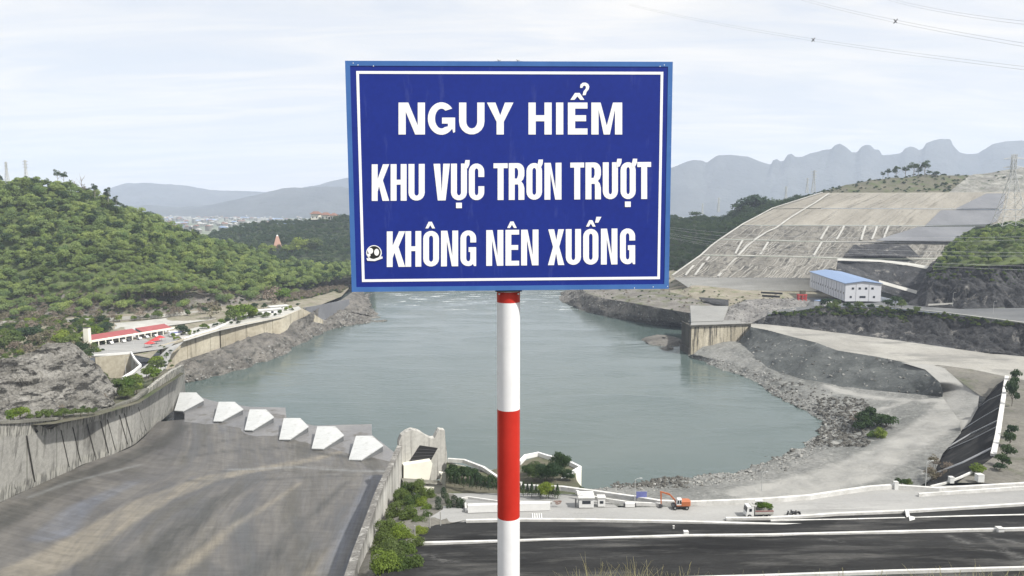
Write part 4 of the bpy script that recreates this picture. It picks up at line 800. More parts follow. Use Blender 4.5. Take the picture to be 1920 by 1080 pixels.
bm('slope_kerb', [(1712,974,26.3),(1800,971,26.6),(1930,968,27.),(2250,955,27.8)], .6, .5, 'white kerb right of the upright, just below the road edge', 'kerb', None, G5)
bm('slope_kerb', [(781,1022,31.1),(932,1018.5,31.1),(1120,1013,31.1),(1285,1008,31.1),(1440,1006.5,31.1),(1700,1000,31.1),(1930,994,31.1),(2300,984,31.1)], .7, .6, 'longest white kerb crossing the middle of the dark slope', 'kerb', None, G5)
bm('slope_kerb', [(1250,1089,44.1),(1450,1083,44.1),(1673,1075,44.1),(1930,1068,44.1),(2300,1056,44.1)], .5, .5, 'lowest white kerb at the bottom edge of the view', 'kerb', None, G5)
bm('kerb_upright', [(1700,960,25.3),(1703,974,26.3)], .8, .6, 'short white cross piece at the road edge, upper of the two', 'kerb')
bm('kerb_upright', [(1709,973,26.3),(1712,990,27.6)], 1.2, .7, 'wider white cross piece joining two kerbs, lower of the two', 'kerb')
for i, (px, py, z, w_, h_, l) in enumerate([(1286,1005,31.1,.9,1.0,'small white box on the long middle kerb'), (1874,998,31.1,1.2,1.,'small white box below the long kerb at the right'), (1783,905,25,1.1,1.6,'small white utility box by the parapet, left of the pair'), (1836,902,25,1.7,1.9,'larger white utility box under the bright shrub'), (1679,917,25,1.0,2.,'white gate post on the parapet'), (1263,992,28,.3,.7,'tiny white marker on the upper dark slope')]):
    t = thing('utility_box', l, 'box', W(px, py, z)); MB().box(-w_/2, w_/2, -w_/2, w_/2, 0, h_).build('casing', m_white, t); MB().box(-w_/2-.06, w_/2+.06, -w_/2-.06, w_/2+.06, h_, h_+.1).build('lid', m_whitedirty, t)
for i, (px, py) in enumerate([(778, 1012), (806, 990), (826, 985)]):
    MB().tube([W(px, py, 29), W(px, py, 29)+Vector((0, 0, 3.2))], .12, 6).own('fence_post', m_ltconc, ['pale post at the left end of the long kerb', 'pale post on the earth above the dark slope', 'pale post nearest the cypress row'][i], 'post')
for i in range(5): 
    a = W(999+i*4.2, 972, 25.1); MB().box(-.12, .12, -1.5, 1.5, 0, .01).own('x', m_white, None, None)
    o = bpy.data.objects['x']; o.name = 'road_marking'; o.location = Vector((a.x, a.y+1.5, 25.07)); tag(o, kind='structure')
# lined slope: beam and pipes
bm('slope_beam', [P(t)+Vector((-.3, 0, .1)) for t in MTOP[:5]], 1.5, .8, 'thick pale concrete beam along the top edge of the black lined slope', 'beam')
def onl(px, py):
    Q = GRID['lining'].reshape(-1, 3); r = ray(px, py)
    return Vector(Q[int((np.abs(Q[:, 0]/Q[:, 1]-r.x/r.y)+np.abs((Q[:, 2]-EYE)/Q[:, 1]-r.z/r.y)).argmin())])+Vector((-.2, -.2, .25))
for i, (a, b, r_) in enumerate([((1880,738),(1832,764),.2), ((1874,765),(1803,806),.15), ((1872,790),(1768,838),.28), ((1870,800),(1775,846),.15), ((1862,842),(1748,892),.38)]):
    MB().tube([onl(*a), onl((a[0]+b[0])/2, (a[1]+b[1])/2), onl(*b)], r_, 6).own('slope_pipe', m_steel, ['uppermost pale pipe on the black lined slope', 'second pipe from the top on the black lined slope', 'thick pipe across the middle of the black lined slope', 'thin pipe just under the thick middle one', 'lowest and thickest pipe on the black lined slope'][i], 'pipe', 'pipes across the black lining')
bm('path_kerb', [(1828,884,24.6),(1800,897,24.6),(1770,908,24.7),(1745,914,24.8)], .5, .5, 'pale kerb running down from the bright shrub to the parapet', 'kerb')

# gatehouse and booth
g = thing('gatehouse', 'small white gatehouse with a dark horizontal window beside the lower road', 'gatehouse', W(1099.5, 952, 25.02))
MB().box(-1.85, 1.85, 0, 3.6, 0, 2.5).build('wall', m_white, g); MB().box(-2.1, 2.1, -.3, 3.9, 2.5, 2.75).build('roof', m_whitedirty, g); MB().box(-1.05, 1.05, -.05, .1, 1.0, 1.8).build('window', m_glass, g); MB().box(1.8, 1.9, .8, 1.8, 0, 2.1).build('door', m_darkgrey, g); MB().box(-2.8, -2.5, .2, .8, 0, 2.2).build('gate_post', m_darkgrey, g)
g = thing('ticket_booth', 'narrow white booth right of the gatehouse', 'booth', W(1128, 950, 25.02))
MB().box(-.9, .9, 0, 1.8, 0, 2.2).build('wall', m_white, g); MB().box(-1.05, 1.05, -.15, 1.95, 2.2, 2.4).build('roof', m_whitedirty, g); MB().box(-.45, .45, -.05, .1, .8, 1.5).build('window', m_glass, g)
g = thing('barrier_block', 'low white block with dark end posts in front of the parapet', 'barrier', W(1181, 950, 25.02))
MB().box(-1.2, 1.2, -.4, .4, 0, 1.0).build('block', m_white, g); MB().box(-1.55, -1.25, -.3, .3, 0, .85).build('end_post', m_darkgrey, g); MB().box(1.25, 1.5, -.3, .3, 0, .85).build('end_post', m_darkgrey, g)
g = thing('blue_board', 'plain blue board standing on the parapet beside a lamp post', 'board', W(1203, 941, 25.02)+Vector((0, .3, 0)))
MB().box(-1.35, 1.35, -.05, .05, .9, 2.6).build('panel', m_blue, g); MB().box(-1.2, -1.1, -.05, .05, 0, .9).build('leg', m_steel, g); MB().box(1.1, 1.2, -.05, .05, 0, .9).build('leg', m_steel, g)
g = thing('pipe_heap', 'rusty curled scrap lying at the end of the white block wall', 'scrap', W(1046, 946, 25))
for i in range(7):
    a = rnd.random()*6; MB().tube([(math.cos(a+j*.8)*(.6+.08*i)+rnd.uniform(-.2,.2), math.sin(a+j*.8)*.4, .15+.12*i+rnd.uniform(0,.2)) for j in range(7)], .05, 5).build('scrap_rod', m_tile, g)

# wheeled excavator
e = thing('wheeled_excavator', 'orange and white wheeled excavator with its arm reaching left', 'excavator', W(1275, 953, 25.02), 0)
MB().box(-2.1, 2.1, -.9, .9, .55, .95).build('chassis', m_darkgrey, e)
for x in (-1.5, 1.45):
    for y in (-1., 1.):
        w_ = MB().wheel((x, y, .52), .52, .4).build('wheel', m_tyre, e); MB().wheel((x, y*1.01, .52), .22, .42).build('rim', m_steel, w_)
MB().prism([(.1,-1.15),(2.2,-1.15),(2.5,-.6),(2.5,.6),(2.2,1.15),(.1,1.15)], 1.0, 2.1).build('engine_cover', m_orange, e)
MB().box(-1.1, .2, -1.15, 1.15, 1.0, 1.25).build('platform', m_orange, e)
cab = MB().hexa([(-1.1,-1.1,1.25),(.15,-1.1,1.25),(.15,.1,1.25),(-1.1,.1,1.25)], [(-.9,-1.1,2.75),(.15,-1.1,2.75),(.15,.1,2.75),(-.9,.1,2.75)]).build('cab', m_white, e)
MB().hexa([(-1.0,-1.13,1.6),(-.5,-1.13,1.6),(-.5,-1.0,1.6),(-1.0,-1.0,1.6)], [(-.85,-1.13,2.5),(-.5,-1.13,2.5),(-.5,-1.0,2.5),(-.85,-1.0,2.5)]).build('cab_window', m_glass, cab)
MB().box(-.35, .05, -1.13, -1., 1.6, 2.5).build('cab_window', m_glass, cab)
MB().hexa([(-1.0,.25,1.4),(-1.0,.6,1.4),(-1.0,.6,2.0),(-1.0,.25,2.0)], [(-2.6,.3,3.2),(-2.6,.55,3.2),(-2.6,.55,3.7),(-2.6,.3,3.7)]).build('boom', m_orange, e)
MB().hexa([(-2.6,.3,3.2),(-2.6,.55,3.2),(-2.6,.55,3.7),(-2.6,.3,3.7)], [(-4.9,.3,4.0),(-4.9,.55,4.0),(-4.9,.55,4.3),(-4.9,.3,4.3)]).build('boom_arm', m_orange, e)
MB().hexa([(-4.6,.28,4.2),(-5.0,.28,4.3),(-5.0,.58,4.3),(-4.6,.58,4.2)], [(-4.55,.3,1.0),(-4.8,.3,1.0),(-4.8,.55,1.0),(-4.55,.55,1.0)]).build('dipper_stick', m_orange, e)
MB().prism([(-.5,.0),(.25,.15),(.3,.6),(-.1,.85),(-.45,.6)], -.4, .4, Matrix.Translation((-4.6,.42,.1)) @ Matrix.Rotation(R(90), 4, 'X')).build('bucket', m_darkgrey, e)

# tipper truck loaded with cut branches
t = thing('tipper_truck', 'white tipper truck loaded with cut branches, facing left', 'truck', W(1421, 968, 25.02), R(2))
cb = MB().hexa([(-3.3,-1.1,.5),(-1.4,-1.1,.5),(-1.4,1.1,.5),(-3.3,1.1,.5)], [(-3.0,-1.05,2.9),(-1.4,-1.05,2.9),(-1.4,1.05,2.9),(-3.0,1.05,2.9)]).build('cab', m_white, t)
MB().box(-2.55, -1.95, -1.13, -1.05, 1.7, 2.4).build('side_window', m_glass, cb); MB().hexa([(-3.28,-.95,1.6),(-3.2,-.95,1.6),(-3.2,.95,1.6),(-3.28,.95,1.6)], [(-3.1,-.95,2.6),(-3.0,-.95,2.6),(-3.0,.95,2.6),(-3.1,.95,2.6)]).build('windscreen', m_glass, cb)
MB().box(-3.2, 3.3, -.45, .45, .5, .85).build('chassis', m_darkgrey, t)
bd = MB()
bd.box(-1.15, 3.4, -1.15, -1.05, .95, 1.9); bd.box(-1.15, 3.4, 1.05, 1.15, .95, 1.9); bd.box(3.3, 3.4, -1.05, 1.05, .95, 1.9); bd.box(-1.15, -1.05, -1.05, 1.05, .95, 3.0); bd.box(-1.05, 3.3, -1.05, 1.05, .86, .95); bd.box(-2., -1.15, -1.0, 1.0, 2.92, 3.05)
bd.build('tipper_body', m_ltconc, t); MB().box(-1.1, 3.4, -1.19, -1.151, 1.7, 1.9).build('side_stripe', m_red_roof, t)
for x in (-2.5, .9, 2.2):
    for y in (-1., 1.):
        w_ = MB().wheel((x, y, .5), .5, .35).build('wheel', m_tyre, t); MB().wheel((x, y*1.01, .5), .24, .37).build('rim', m_steel, w_)
# scooters
def scooter(label, loc, rz):
    s = thing('scooter', label, 'scooter', loc, rz, 'scooters parked behind the truck')
    for x in (-.6, .6): MB().wheel((x, 0, .28), .28, .12).build('wheel', m_tyre, s)
    MB().hexa([(-.7,-.15,.35),(.1,-.15,.25),(.1,.15,.25),(-.7,.15,.35)], [(-.75,-.12,.7),(-.1,-.12,.7),(-.1,.12,.7),(-.75,.12,.7)]).build('body', m_darkgrey, s)
    MB().hexa([(.1,-.16,.25),(.3,-.16,.25),(.3,.16,.25),(.1,.16,.25)], [(.35,-.16,.95),(.5,-.16,.95),(.5,.16,.95),(.35,.16,.95)]).build('leg_shield', m_darkgrey, s)
    MB().box(.3, .4, -.35, .35, .98, 1.04).build('handlebar', m_steel, s); MB().box(-.75, .0, -.14, .14, .7, .8).build('seat', m_tyre, s)
for i, (px, l) in enumerate([(1477, 'leftmost dark scooter, just behind the truck tail'), (1484, 'dark scooter between its two neighbours'), (1489, 'dark scooter leaning third in the row'), (1495, 'dark scooter farthest from the truck')]):
    scooter(l, W(px, 966-(i % 2)*2, 25.02), R(60+i*25))

# ---------------------------------------------------------------- pylons, wires, far buildings
def pylon(px, py, d, h, label, wbase=None, r=.22, arms=3, mat=None):
    t = thing('lattice_pylon', label, 'pylon', D(px, py, d), R(rnd.uniform(-20, 20)), 'lattice pylons'); m1 = MB(); wb = (wbase or h*.16)/2; wt_ = h*.025
    n = 9; lv = [h*(1-(1-i/n)**1.25) for i in range(n+1)]
    def c(i, sx, sy): q = lv[i]/h; q2 = min(1, q/.72); w_ = wb+(wt_-wb)*q2; return Vector((sx*w_, sy*w_, lv[i]))
    S = ((1,1),(-1,1),(-1,-1),(1,-1))
    for sx, sy in S: m1.tube([c(i, sx, sy) for i in range(n+1)], r, 4)
    for i in range(n):
        for k in range(4):
            a, b = S[k], S[(k+1) % 4]; m1.tube([c(i, *a), c(i+1, *b)], r*.6, 3); m1.tube([c(i, *b), c(i+1, *a)], r*.6, 3); m1.tube([c(i+1, *a), c(i+1, *b)], r*.6, 3)
    m1.build('tower_frame', mat or m_pylon, t)
    for k in range(arms):
        zc = h*(.70+.12*k); L_ = h*.13
        a = MB(); a.tube([(-L_, 0, zc), (0, 0, zc+h*.03), (L_, 0, zc)], r*.8, 4); a.tube([(-L_, 0, zc), (L_, 0, zc)], r*.8, 4); a.build('cross_arm', mat or m_pylon, t)
    return t
pylon(1892, 424, 430, 42, 'large pale lattice pylon on the overgrown hill at the right edge', 14, .2)
pylon(14, 347, 760, 24, 'leftmost faint pylon on the ridge of the wooded hill', None, .25); pylon(50, 345, 800, 26, 'faint pylon on the ridge beside the tallest ridge trees', None, .25)
pylon(1525, 362, 1350, 42, 'tall faint pylon just left of the quarry crest', None, .35); pylon(1513, 362, 1700, 35, 'faint pylon behind the quarry crest', None, .4); pylon(1347, 398, 1700, 34, 'faint pylon above the white sheds', None, .45); pylon(1317, 402, 2000, 30, 'smaller faint pylon left above the white sheds', None, .5); pylon(1473, 380, 1700, 38, 'faint pylon behind the round trees', None, .4)
pylon(1170, 470, 950, 45, 'pylon hidden behind the notice board', None, .25)
def wire(a, b, sag, r, label, mat, n=24, grp='power lines', sp=None):
    pts = [a.lerp(b, i/n)-Vector((0, 0, 4*sag*(i/n)*(1-i/n))) for i in range(n+1)]
    t = thing('power_line', label, 'power line', pts[0], 0, grp); o0 = Vector(pts[0])
    m1 = MB(); offs = (Vector((0, 0, 0)), Vector((0, 0, .45))) if sp is not None else (Vector((0, 0, 0)),)
    for f in offs: m1.tube([p+f-o0 for p in pts], r, 4)
    m1.build('cable', mat, t)
    for q in (sp or []):
        i = q*n; k = min(n-1, int(i)); p = pts[k].lerp(pts[k+1], i-k)-o0
        s = MB(); s.tube([p+Vector((-.3, 0, -.15)), p+Vector((.35, 0, .6))], .09, 5); s.tube([p+Vector((.3, 0, -.1)), p+Vector((-.3, 0, .55))], .07, 5); s.build('spacer', m_darkgrey, t)
    return pts
TPR = Vector((420, 60, 190))
def sky_wire(a, da, b, db, label, sp): wire(D(*a, da), D(*b, db), 1.5, .020, label, m_wire, 24, 'power lines', sp)
sky_wire((1380, -38), 210, (2060, 110), 90, 'upper twin cable crossing the top right of the sky with a dark spacer', [.645])
sky_wire((1180, 10), 240, (2100, 152), 95, 'lower twin cable in the sky with three small spacers', [.60, .925])
sky_wire((1600, -20), 190, (2100, 62), 90, 'short twin cable in the top right corner of the sky', [])
pt = Vector(bpy.data.objects['lattice_pylon.008'].location) if 'lattice_pylon.008' in bpy.data.objects else D(1170, 470, 950)
for i, (yr, zz_, yl) in enumerate([(445, 41, 436), (478, 36, 445), (506, 32, 470), (514, 32, 478), (449, 41, 440), (483, 36, 449)]):
    a = pt+Vector((rnd.uniform(-5, 5), 0, zz_)); b = D(2050, yr-4, 300)
    wire(a, b, 9+i*.7, .045, 'thin pale cable strung across the quarry face', m_wire_lt, 24, 'cables in front of the quarry')

# pagoda-like monument, villa, town
t = thing('brick_monument', 'tapering pinkish tower monument among the trees below the far wooded hill', 'monument', D(521, 474, 1120), R(20))
MB().box(-15, 15, -9, 9, 0, 4).build('base', m_pinkstone, t); MB().hexa([(-8,-6,4),(8,-6,4),(8,6,4),(-8,6,4)], [(-1.6,-1.4,26),(1.6,-1.4,26),(1.6,1.4,26),(-1.6,1.4,26)]).build('tapered_tower', m_pinkstone, t)
for x in (-4, 0, 4): MB().box(x-.8, x+.8, -6.3, -4.2, 5, 12).build('recess', m_tile, t)
MB().hexa([(-1.6,-1.4,26),(1.6,-1.4,26),(1.6,1.4,26),(-1.6,1.4,26)], [(-.6,-.6,28),(.6,-.6,28),(.6,.6,28),(-.6,.6,28)]).build('cap', m_white, t)
t = thing('hilltop_villa', 'villa with brown tiled roofs on top of the far wooded hill', 'house', D(604, 412, 1380), R(-10))
for x, w_, z in ((-12, 16, 11), (8, 14, 9), (24, 10, 8)):
    MB().box(x-w_/2, x+w_/2, -6, 6, 0, z).build('wall', m_cream, t); MB().hexa([(x-w_/2-2,-8,z),(x+w_/2+2,-8,z),(x+w_/2+2,8,z),(x-w_/2-2,8,z)], [(x-w_/2+3,-.5,z+5),(x+w_/2-3,-.5,z+5),(x+w_/2-3,.5,z+5),(x-w_/2+3,.5,z+5)]).build('roof', m_tile, t)
    for k in (-1, 1): MB().box(x+k*w_/4-1, x+k*w_/4+1, -6.15, -5.9, 3, 6).build('window', m_glass, t)
hm = []
for k, (w_, l_, h_) in enumerate([(9, 12, 7), (14, 9, 11), (60, 16, 7), (8, 8, 14)]):
    m1 = MB(); m1.box(-w_/2, w_/2, -l_/2, l_/2, 0, h_); m1.hexa([(-w_/2-.5,-l_/2-.5,h_),(w_/2+.5,-l_/2-.5,h_),(w_/2+.5,l_/2+.5,h_),(-w_/2-.5,l_/2+.5,h_)], [(-w_/2,-.2,h_+2.5),(w_/2,-.2,h_+2.5),(w_/2,.2,h_+2.5),(-w_/2,.2,h_+2.5)])
    hm.append(mesh('town_house', m1.v, m1.f, [m_oldconc, m_blue_roof if k == 2 else (m_tile if k == 1 else m_ltconc)], mi=[0]*6+[1]*6))
rt_ = random.Random(5)
for i in range(330):
    k = rt_.choice([0, 0, 0, 1, 1, 2, 3]) ; px = rt_.choice([rt_.uniform(250, 660), rt_.uniform(270, 520), rt_.uniform(1262, 1420)])
    d = rt_.uniform(2100, 5200)
    o = link('town_house', hm[k], None, D(px, 420, d), rt_.uniform(0, 3)); o.location.z = 23.8; o.scale = (1.5, 1.5, 1.5)
    left = px < 900
    tag(o, 'tiny pale house in the hazy town on the valley floor ' + ('left' if left else 'right') + ' of the notice board', 'house', 'houses of the far town ' + ('left' if left else 'right'))
for i, (px, py, d, w_) in enumerate([(325, 399, 5000, 230), (372, 404, 4300, 110), (1300, 404, 4000, 110), (1340, 401, 4600, 150), (1372, 404, 4300, 80), (490, 408, 4200, 70)]):
    m1 = MB(); m1.box(-w_/2, w_/2, -14, 14, 0, 10); o = m1.own('warehouse', m_ltconc, ['long white factory shed behind the town, farthest left', 'white factory shed in front of the longest one', 'white shed nearest the notice board on the right', 'longest white shed below the faint pylons', 'white shed beside the round dark trees', 'small white shed above the far wooded hill'][i], 'factory')
    o.location = D(px, py, d); o.location.z = 23.8; o.scale.z = 1.8
# ---------------------------------------------------------------- vegetation
def quads(C, N, size, rs, aspect=1.):
    n = len(C); N = N/np.maximum(np.linalg.norm(N, axis=1, keepdims=True), 1e-6)
    A = np.cross(N, rs.normal(size=(n, 3))); A /= np.linalg.norm(A, axis=1, keepdims=True); B = np.cross(N, A)
    s = size*rs.uniform(.6, 1.25, (n, 1)); A = A*s*aspect; B = B*s
    V = np.stack([C-A*.6-B*.1, C+B*.5-A*.05, C+A*.6+B*.1, C-B*.5+A*.1], 1).reshape(-1, 3)
    return V, np.arange(4*n).reshape(n, 4)
def crown_np(seed, Rr, H, z0, n, leaf, lobes=11, shape='round', aspect=1.):
    rs = np.random.RandomState(seed)
    if shape == 'cone':
        t = rs.uniform(0, 1, n)**.8; a = rs.uniform(0, 2*np.pi, n); rad = Rr*(1-t*.92)*rs.uniform(.65, 1.05, n)*(1+.18*np.sin(a*3+t*9))
        C = np.stack([rad*np.cos(a), rad*np.sin(a), z0+t*H], 1); N = np.stack([np.cos(a), np.sin(a), np.full(n, .4)], 1)+rs.normal(size=(n, 3))*.35
    elif shape == 'column':
        t = rs.uniform(0, 1, n); a = rs.uniform(0, 2*np.pi, n); rad = Rr*np.sqrt(np.clip(1-(2*t-1)**4, .02, 1))*rs.uniform(.7, 1.08, n)*(1+.15*np.sin(a*2+t*11))
        C = np.stack([rad*np.cos(a), rad*np.sin(a), z0+t*H], 1); N = np.stack([np.cos(a), np.sin(a), np.full(n, .3)], 1)+rs.normal(size=(n, 3))*.4
    else:
        u = rs.normal(size=(lobes, 3)); u /= np.linalg.norm(u, axis=1, keepdims=True)
        ctr = u*np.array([Rr*.62, Rr*.62, H*.30])*rs.uniform(.45, 1.1, (lobes, 1))+np.array([0, 0, z0+H*.5])
        r = Rr*rs.uniform(.30, .52, lobes); k = rs.randint(0, lobes, n)
        d = rs.normal(size=(n, 3)); d[:, 2] = np.abs(d[:, 2])*.9-.25*(rs.rand(n) < .4); d /= np.linalg.norm(d, axis=1, keepdims=True)
        C = ctr[k]+d*(r[k]*rs.uniform(.72, 1.08, n))[:, None]*np.array([1, 1, min(1., H/Rr*.62)]); N = d+rs.normal(size=(n, 3))*.45
    return quads(C, N, leaf, rs, aspect)
def crown_mesh(name, mat, *a, **k):
    V, Fc = crown_np(*a, **k); return mesh(name, V, Fc, [mat])
def trunk_mesh(name, seed, h, r, mat, limbs=5, spread=1.6):
    q = random.Random(seed); m1 = MB(); top = Vector((q.uniform(-.3, .3), q.uniform(-.3, .3), h))
    m1.tube([(0, 0, -.6), (0, 0, 0), top*.55+Vector((.1, 0, 0)), top], r*1.15, 6, r*.45)
    for i in range(limbs):
        f = q.uniform(.45, .95); a = q.uniform(0, 6.28); p = top*f; L_ = spread*q.uniform(.6, 1.1)
        m1.tube([p, p+Vector((math.cos(a)*L_*.5, math.sin(a)*L_*.5, L_*.5)), p+Vector((math.cos(a)*L_, math.sin(a)*L_, L_*1.15))], r*.4, 4, r*.12)
    return mesh(name, m1.v, m1.f, [mat])
TRK = trunk_mesh('trunk', 1, 4.2, .22, m_wood, 5, 2.2)
TRKP = trunk_mesh('trunk', 2, 6.2, .20, m_deadwood, 7, 2.6)
TRKS = trunk_mesh('stem', 3, 1.0, .08, m_wood, 5, .7)
HC = [crown_mesh('crown', L_hill, 10+i, 4.0+.35*(i % 3), 5.6+.5*(i % 4), 1.8, 760, .54, lobes=9+i) for i in range(5)]
HCM = crown_mesh('crown', L_mid, 25, 4.4, 6.6, 1.8, 480, .7, lobes=12); HCD = crown_mesh('crown', L_dark, 26, 3.8, 6.0, 1.8, 420, .7, lobes=9)
HCN = [crown_mesh('crown', L_hill, 30+i, 3.8+.3*(i % 3), 5.4+.5*(i % 3), 1.8, 1200, .38, lobes=10+i) for i in range(4)]
DC = [crown_mesh('crown', L_dark, 50+i, 5.4+.4*i, 7.5, 1.5, 330, .95, lobes=10) for i in range(4)]
SP = [crown_mesh('crown', L_dark, 60+i, 2.5, 7.4, 2.2, 620, .42, lobes=9) for i in range(3)]
DRY = [crown_mesh('twigs', L_dry, 70+i, 2.6, 3.6, .2, 260, .55, lobes=8, aspect=.35) for i in range(3)]
BR = [crown_mesh('leaves', L_bright, 80+i, 1.5, 1.9, .1, 1000, .20, lobes=9) for i in range(3)]
MI = [crown_mesh('leaves', L_mid, 90+i, 1.6, 2.0, .1, 1000, .21, lobes=9) for i in range(3)]
DK = [crown_mesh('leaves', L_dark, 100+i, 1.6, 2.0, .1, 1000, .21, lobes=9) for i in range(3)]
NB = [crown_mesh('crown', L_mid if i < 3 else L_bright, 110+i, 2.1, 2.7, .5, 3200, .17, lobes=15) for i in range(5)]
NT = [crown_mesh('crown', L_dark, 120+i, 3.0, 4.0, 1.0, 5200, .20, lobes=17) for i in range(2)]
CY = [crown_mesh('crown', L_dark, 130+i, .95, 3.3, .15, 900, .17, shape='cone') for i in range(3)]
CO = [crown_mesh('crown', L_dark, 140+i, .95, 4.2, .15, 1200, .18, shape='column') for i in range(2)]
def plant(name, label, cat, loc, crown, trunk, s=1., group=None, sz=None, cn='crown', tn='trunk'):
    t = thing(name, label, cat, loc, rnd.uniform(0, 6.28), group); t.scale = (s, s, s*(sz or 1))
    link(tn, trunk, t); link(cn, crown, t); return t

def pick(key, n, seed, r0=0., r1=1., c0=0., c1=1.):
    Q = GRID[key]; rs = np.random.RandomState(seed); nr, nu = Q.shape[:2]; P0, P1, P2 = Q[:-1, :-1], Q[:-1, 1:], Q[1:, :-1]
    A = np.linalg.norm(np.cross(P1-P0, P2-P0), axis=2); A[:int(r0*(nr-1))] = 0; A[int(r1*(nr-1)):] = 0; A[:, :int(c0*(nu-1))] = 0; A[:, int(c1*(nu-1)):] = 0
    k = rs.choice(A.size, n, p=(A/A.sum()).ravel()); i, j = np.unravel_index(k, A.shape); u, v = rs.rand(n, 1), rs.rand(n, 1)
    return P0[i, j]+(P1[i, j]-P0[i, j])*u+(P2[i, j]-P0[i, j])*v
def proj(Q):
    X, Y, Z = Q[:, 0], Q[:, 1], Q[:, 2]-EYE; dn = Y*CT-Z*ST
    return 960+FP*X/dn, 540+FP*(-Y*ST-Z*CT)/dn
def thin(Q, r, seed=0):
    order = np.random.RandomState(seed).permutation(len(Q)); G = {}; keep = []
    for i in order:
        c = (int(Q[i, 0]//r), int(Q[i, 1]//r)); ok = True
        for a in (-1, 0, 1):
            for b in (-1, 0, 1):
                for j in G.get((c[0]+a, c[1]+b), ()):
                    if (Q[i, 0]-Q[j, 0])**2+(Q[i, 1]-Q[j, 1])**2 < r*r: ok = False; break
                if not ok: break
            if not ok: break
        if ok: G.setdefault(c, []).append(i); keep.append(i)
    return Q[keep]
def scatter(name, Q, sc, protos, label, cat, seed=0, kind='stuff', tilt=0.):
    n = len(Q); rs = np.random.RandomState(seed)
    me = bpy.data.meshes.new(name+'_points'); me.vertices.add(n); me.vertices.foreach_set('co', Q.astype(np.float32).ravel())
    a = me.attributes.new('sc', 'FLOAT_VECTOR', 'POINT'); S = np.broadcast_to(np.asarray(sc), (n,))[:, None]*np.ones((1, 3))*rs.uniform(.85, 1.15, (n, 3)); a.data.foreach_set('vector', S.astype(np.float32).ravel())
    a = me.attributes.new('rot', 'FLOAT_VECTOR', 'POINT'); Rr = np.stack([rs.uniform(-tilt, tilt, n), rs.uniform(-tilt, tilt, n), rs.uniform(0, 6.28, n)], 1); a.data.foreach_set('vector', Rr.astype(np.float32).ravel())
    a = me.attributes.new('pick', 'INT', 'POINT'); a.data.foreach_set('value', rs.randint(0, len(protos), n).astype(np.int32))
    col = bpy.data.collections.new(name+'_kinds')
    for i, p in enumerate(protos):
        q = bpy.data.objects.new('%s_kind_%02d' % (name, i), p); col.objects.link(q)
    o = link(name, me); tag(o, label, cat, None, kind)
    ng = bpy.data.node_groups.new(name, 'GeometryNodeTree'); ng.interface.new_socket('Geometry', in_out='INPUT', socket_type='NodeSocketGeometry'); ng.interface.new_socket('Geometry', in_out='OUTPUT', socket_type='NodeSocketGeometry')
    N = ng.nodes; gi = N.new('NodeGroupInput'); go = N.new('NodeGroupOutput'); ip = N.new('GeometryNodeInstanceOnPoints'); ci = N.new('GeometryNodeCollectionInfo')
    ci.inputs['Collection'].default_value = col; ci.inputs['Separate Children'].default_value = True; ci.inputs['Reset Children'].default_value = True
    def na(nm, ty): q = N.new('GeometryNodeInputNamedAttribute'); q.data_type = ty; q.inputs[0].default_value = nm; return q.outputs[0]
    ng.links.new(gi.outputs[0], ip.inputs['Points']); ng.links.new(ci.outputs[0], ip.inputs['Instance']); ip.inputs['Pick Instance'].default_value = True
    ng.links.new(na('pick', 'INT'), ip.inputs['Instance Index']); ng.links.new(na('sc', 'FLOAT_VECTOR'), ip.inputs['Scale'])
    er = N.new('FunctionNodeEulerToRotation'); ng.links.new(na('rot', 'FLOAT_VECTOR'), er.inputs[0]); ng.links.new(er.outputs[0], ip.inputs['Rotation'])
    ng.links.new(ip.outputs[0], go.inputs[0]); md = o.modifiers.new('scatter', 'NODES'); md.node_group = ng
    return o

# left hill: the 300 largest trees one by one, the rest of the wood as one mass
Q = thin(np.concatenate([pick('hill', 40000, 1, 0, .70), pick('hillfoot', 1500, 2, .50, 1.), pick('hillfoot', 900, 202, .82, 1., .4, 1.), pick('hill', 1500, 203, 0, .05)]), 3.1, 1)
rk = [(x_, y_, d_) for (x_, y_, _, d_) in ROCKT]; ex = []
for i in range(150):
    x_ = np.random.RandomState(i).uniform(225, 640); d_ = np.interp(x_, [r_[0] for r_ in rk], [r_[2] for r_ in rk]); y_ = np.interp(x_, [r_[0] for r_ in rk], [r_[1] for r_ in rk]); ex.append(tuple(D(x_, y_+4+3*math.sin(i*7.), d_-6+2*math.sin(i*3.))))
Q = np.concatenate([Q, np.array(ex)])
X, Y = proj(Q); Q = Q[(X > -260) & (X < 760)]; X, Y = proj(Q)
inv = (X > 0) & (X < 655) & (Y < 600)
dist = np.linalg.norm(Q-np.array([0, 0, EYE]), axis=1); idx = np.argsort(np.where(inv, dist, 1e9))[:300]
HL = ['leafy green tree in the dense wood on the left hillside', 'leafy tree low on the wooded left hill, above the bare rock band']
for i in idx:
    p = Q[i]; plant('broadleaf_tree', 'leafy tree in the lowest ranks of the dense wood on the left hillside', 'tree', Vector(p)-Vector((0, 0, .6)), HCN[rnd.randrange(4)], TRK, rnd.uniform(.5, 1.05), 'trees low on the wooded left hillside')
rest = np.delete(Q, idx, 0); rest[:, 2] -= .8
scatter('woodland', rest, np.clip(np.random.RandomState(3).lognormal(-.16, .32, len(rest)), .42, 1.7), HC+[HCM, HCD, SP[0], HC[3]], 'dense green woodland covering the upper left hill', 'woodland', 4)
Q = thin(pick('hillfoot', 7000, 5, .02, 1.), 1.9, 2); X, Y = proj(Q); Q = Q[(X > -150) & (X < 690)]; Q[:, 2] -= .4
scatter('dry_scrub', Q, np.random.RandomState(6).uniform(.6, 1.35, len(Q)), DRY+[DK[0], MI[0], HC[2]], 'leafless purplish scrub on the rocky foot of the left hill', 'scrub', 6)
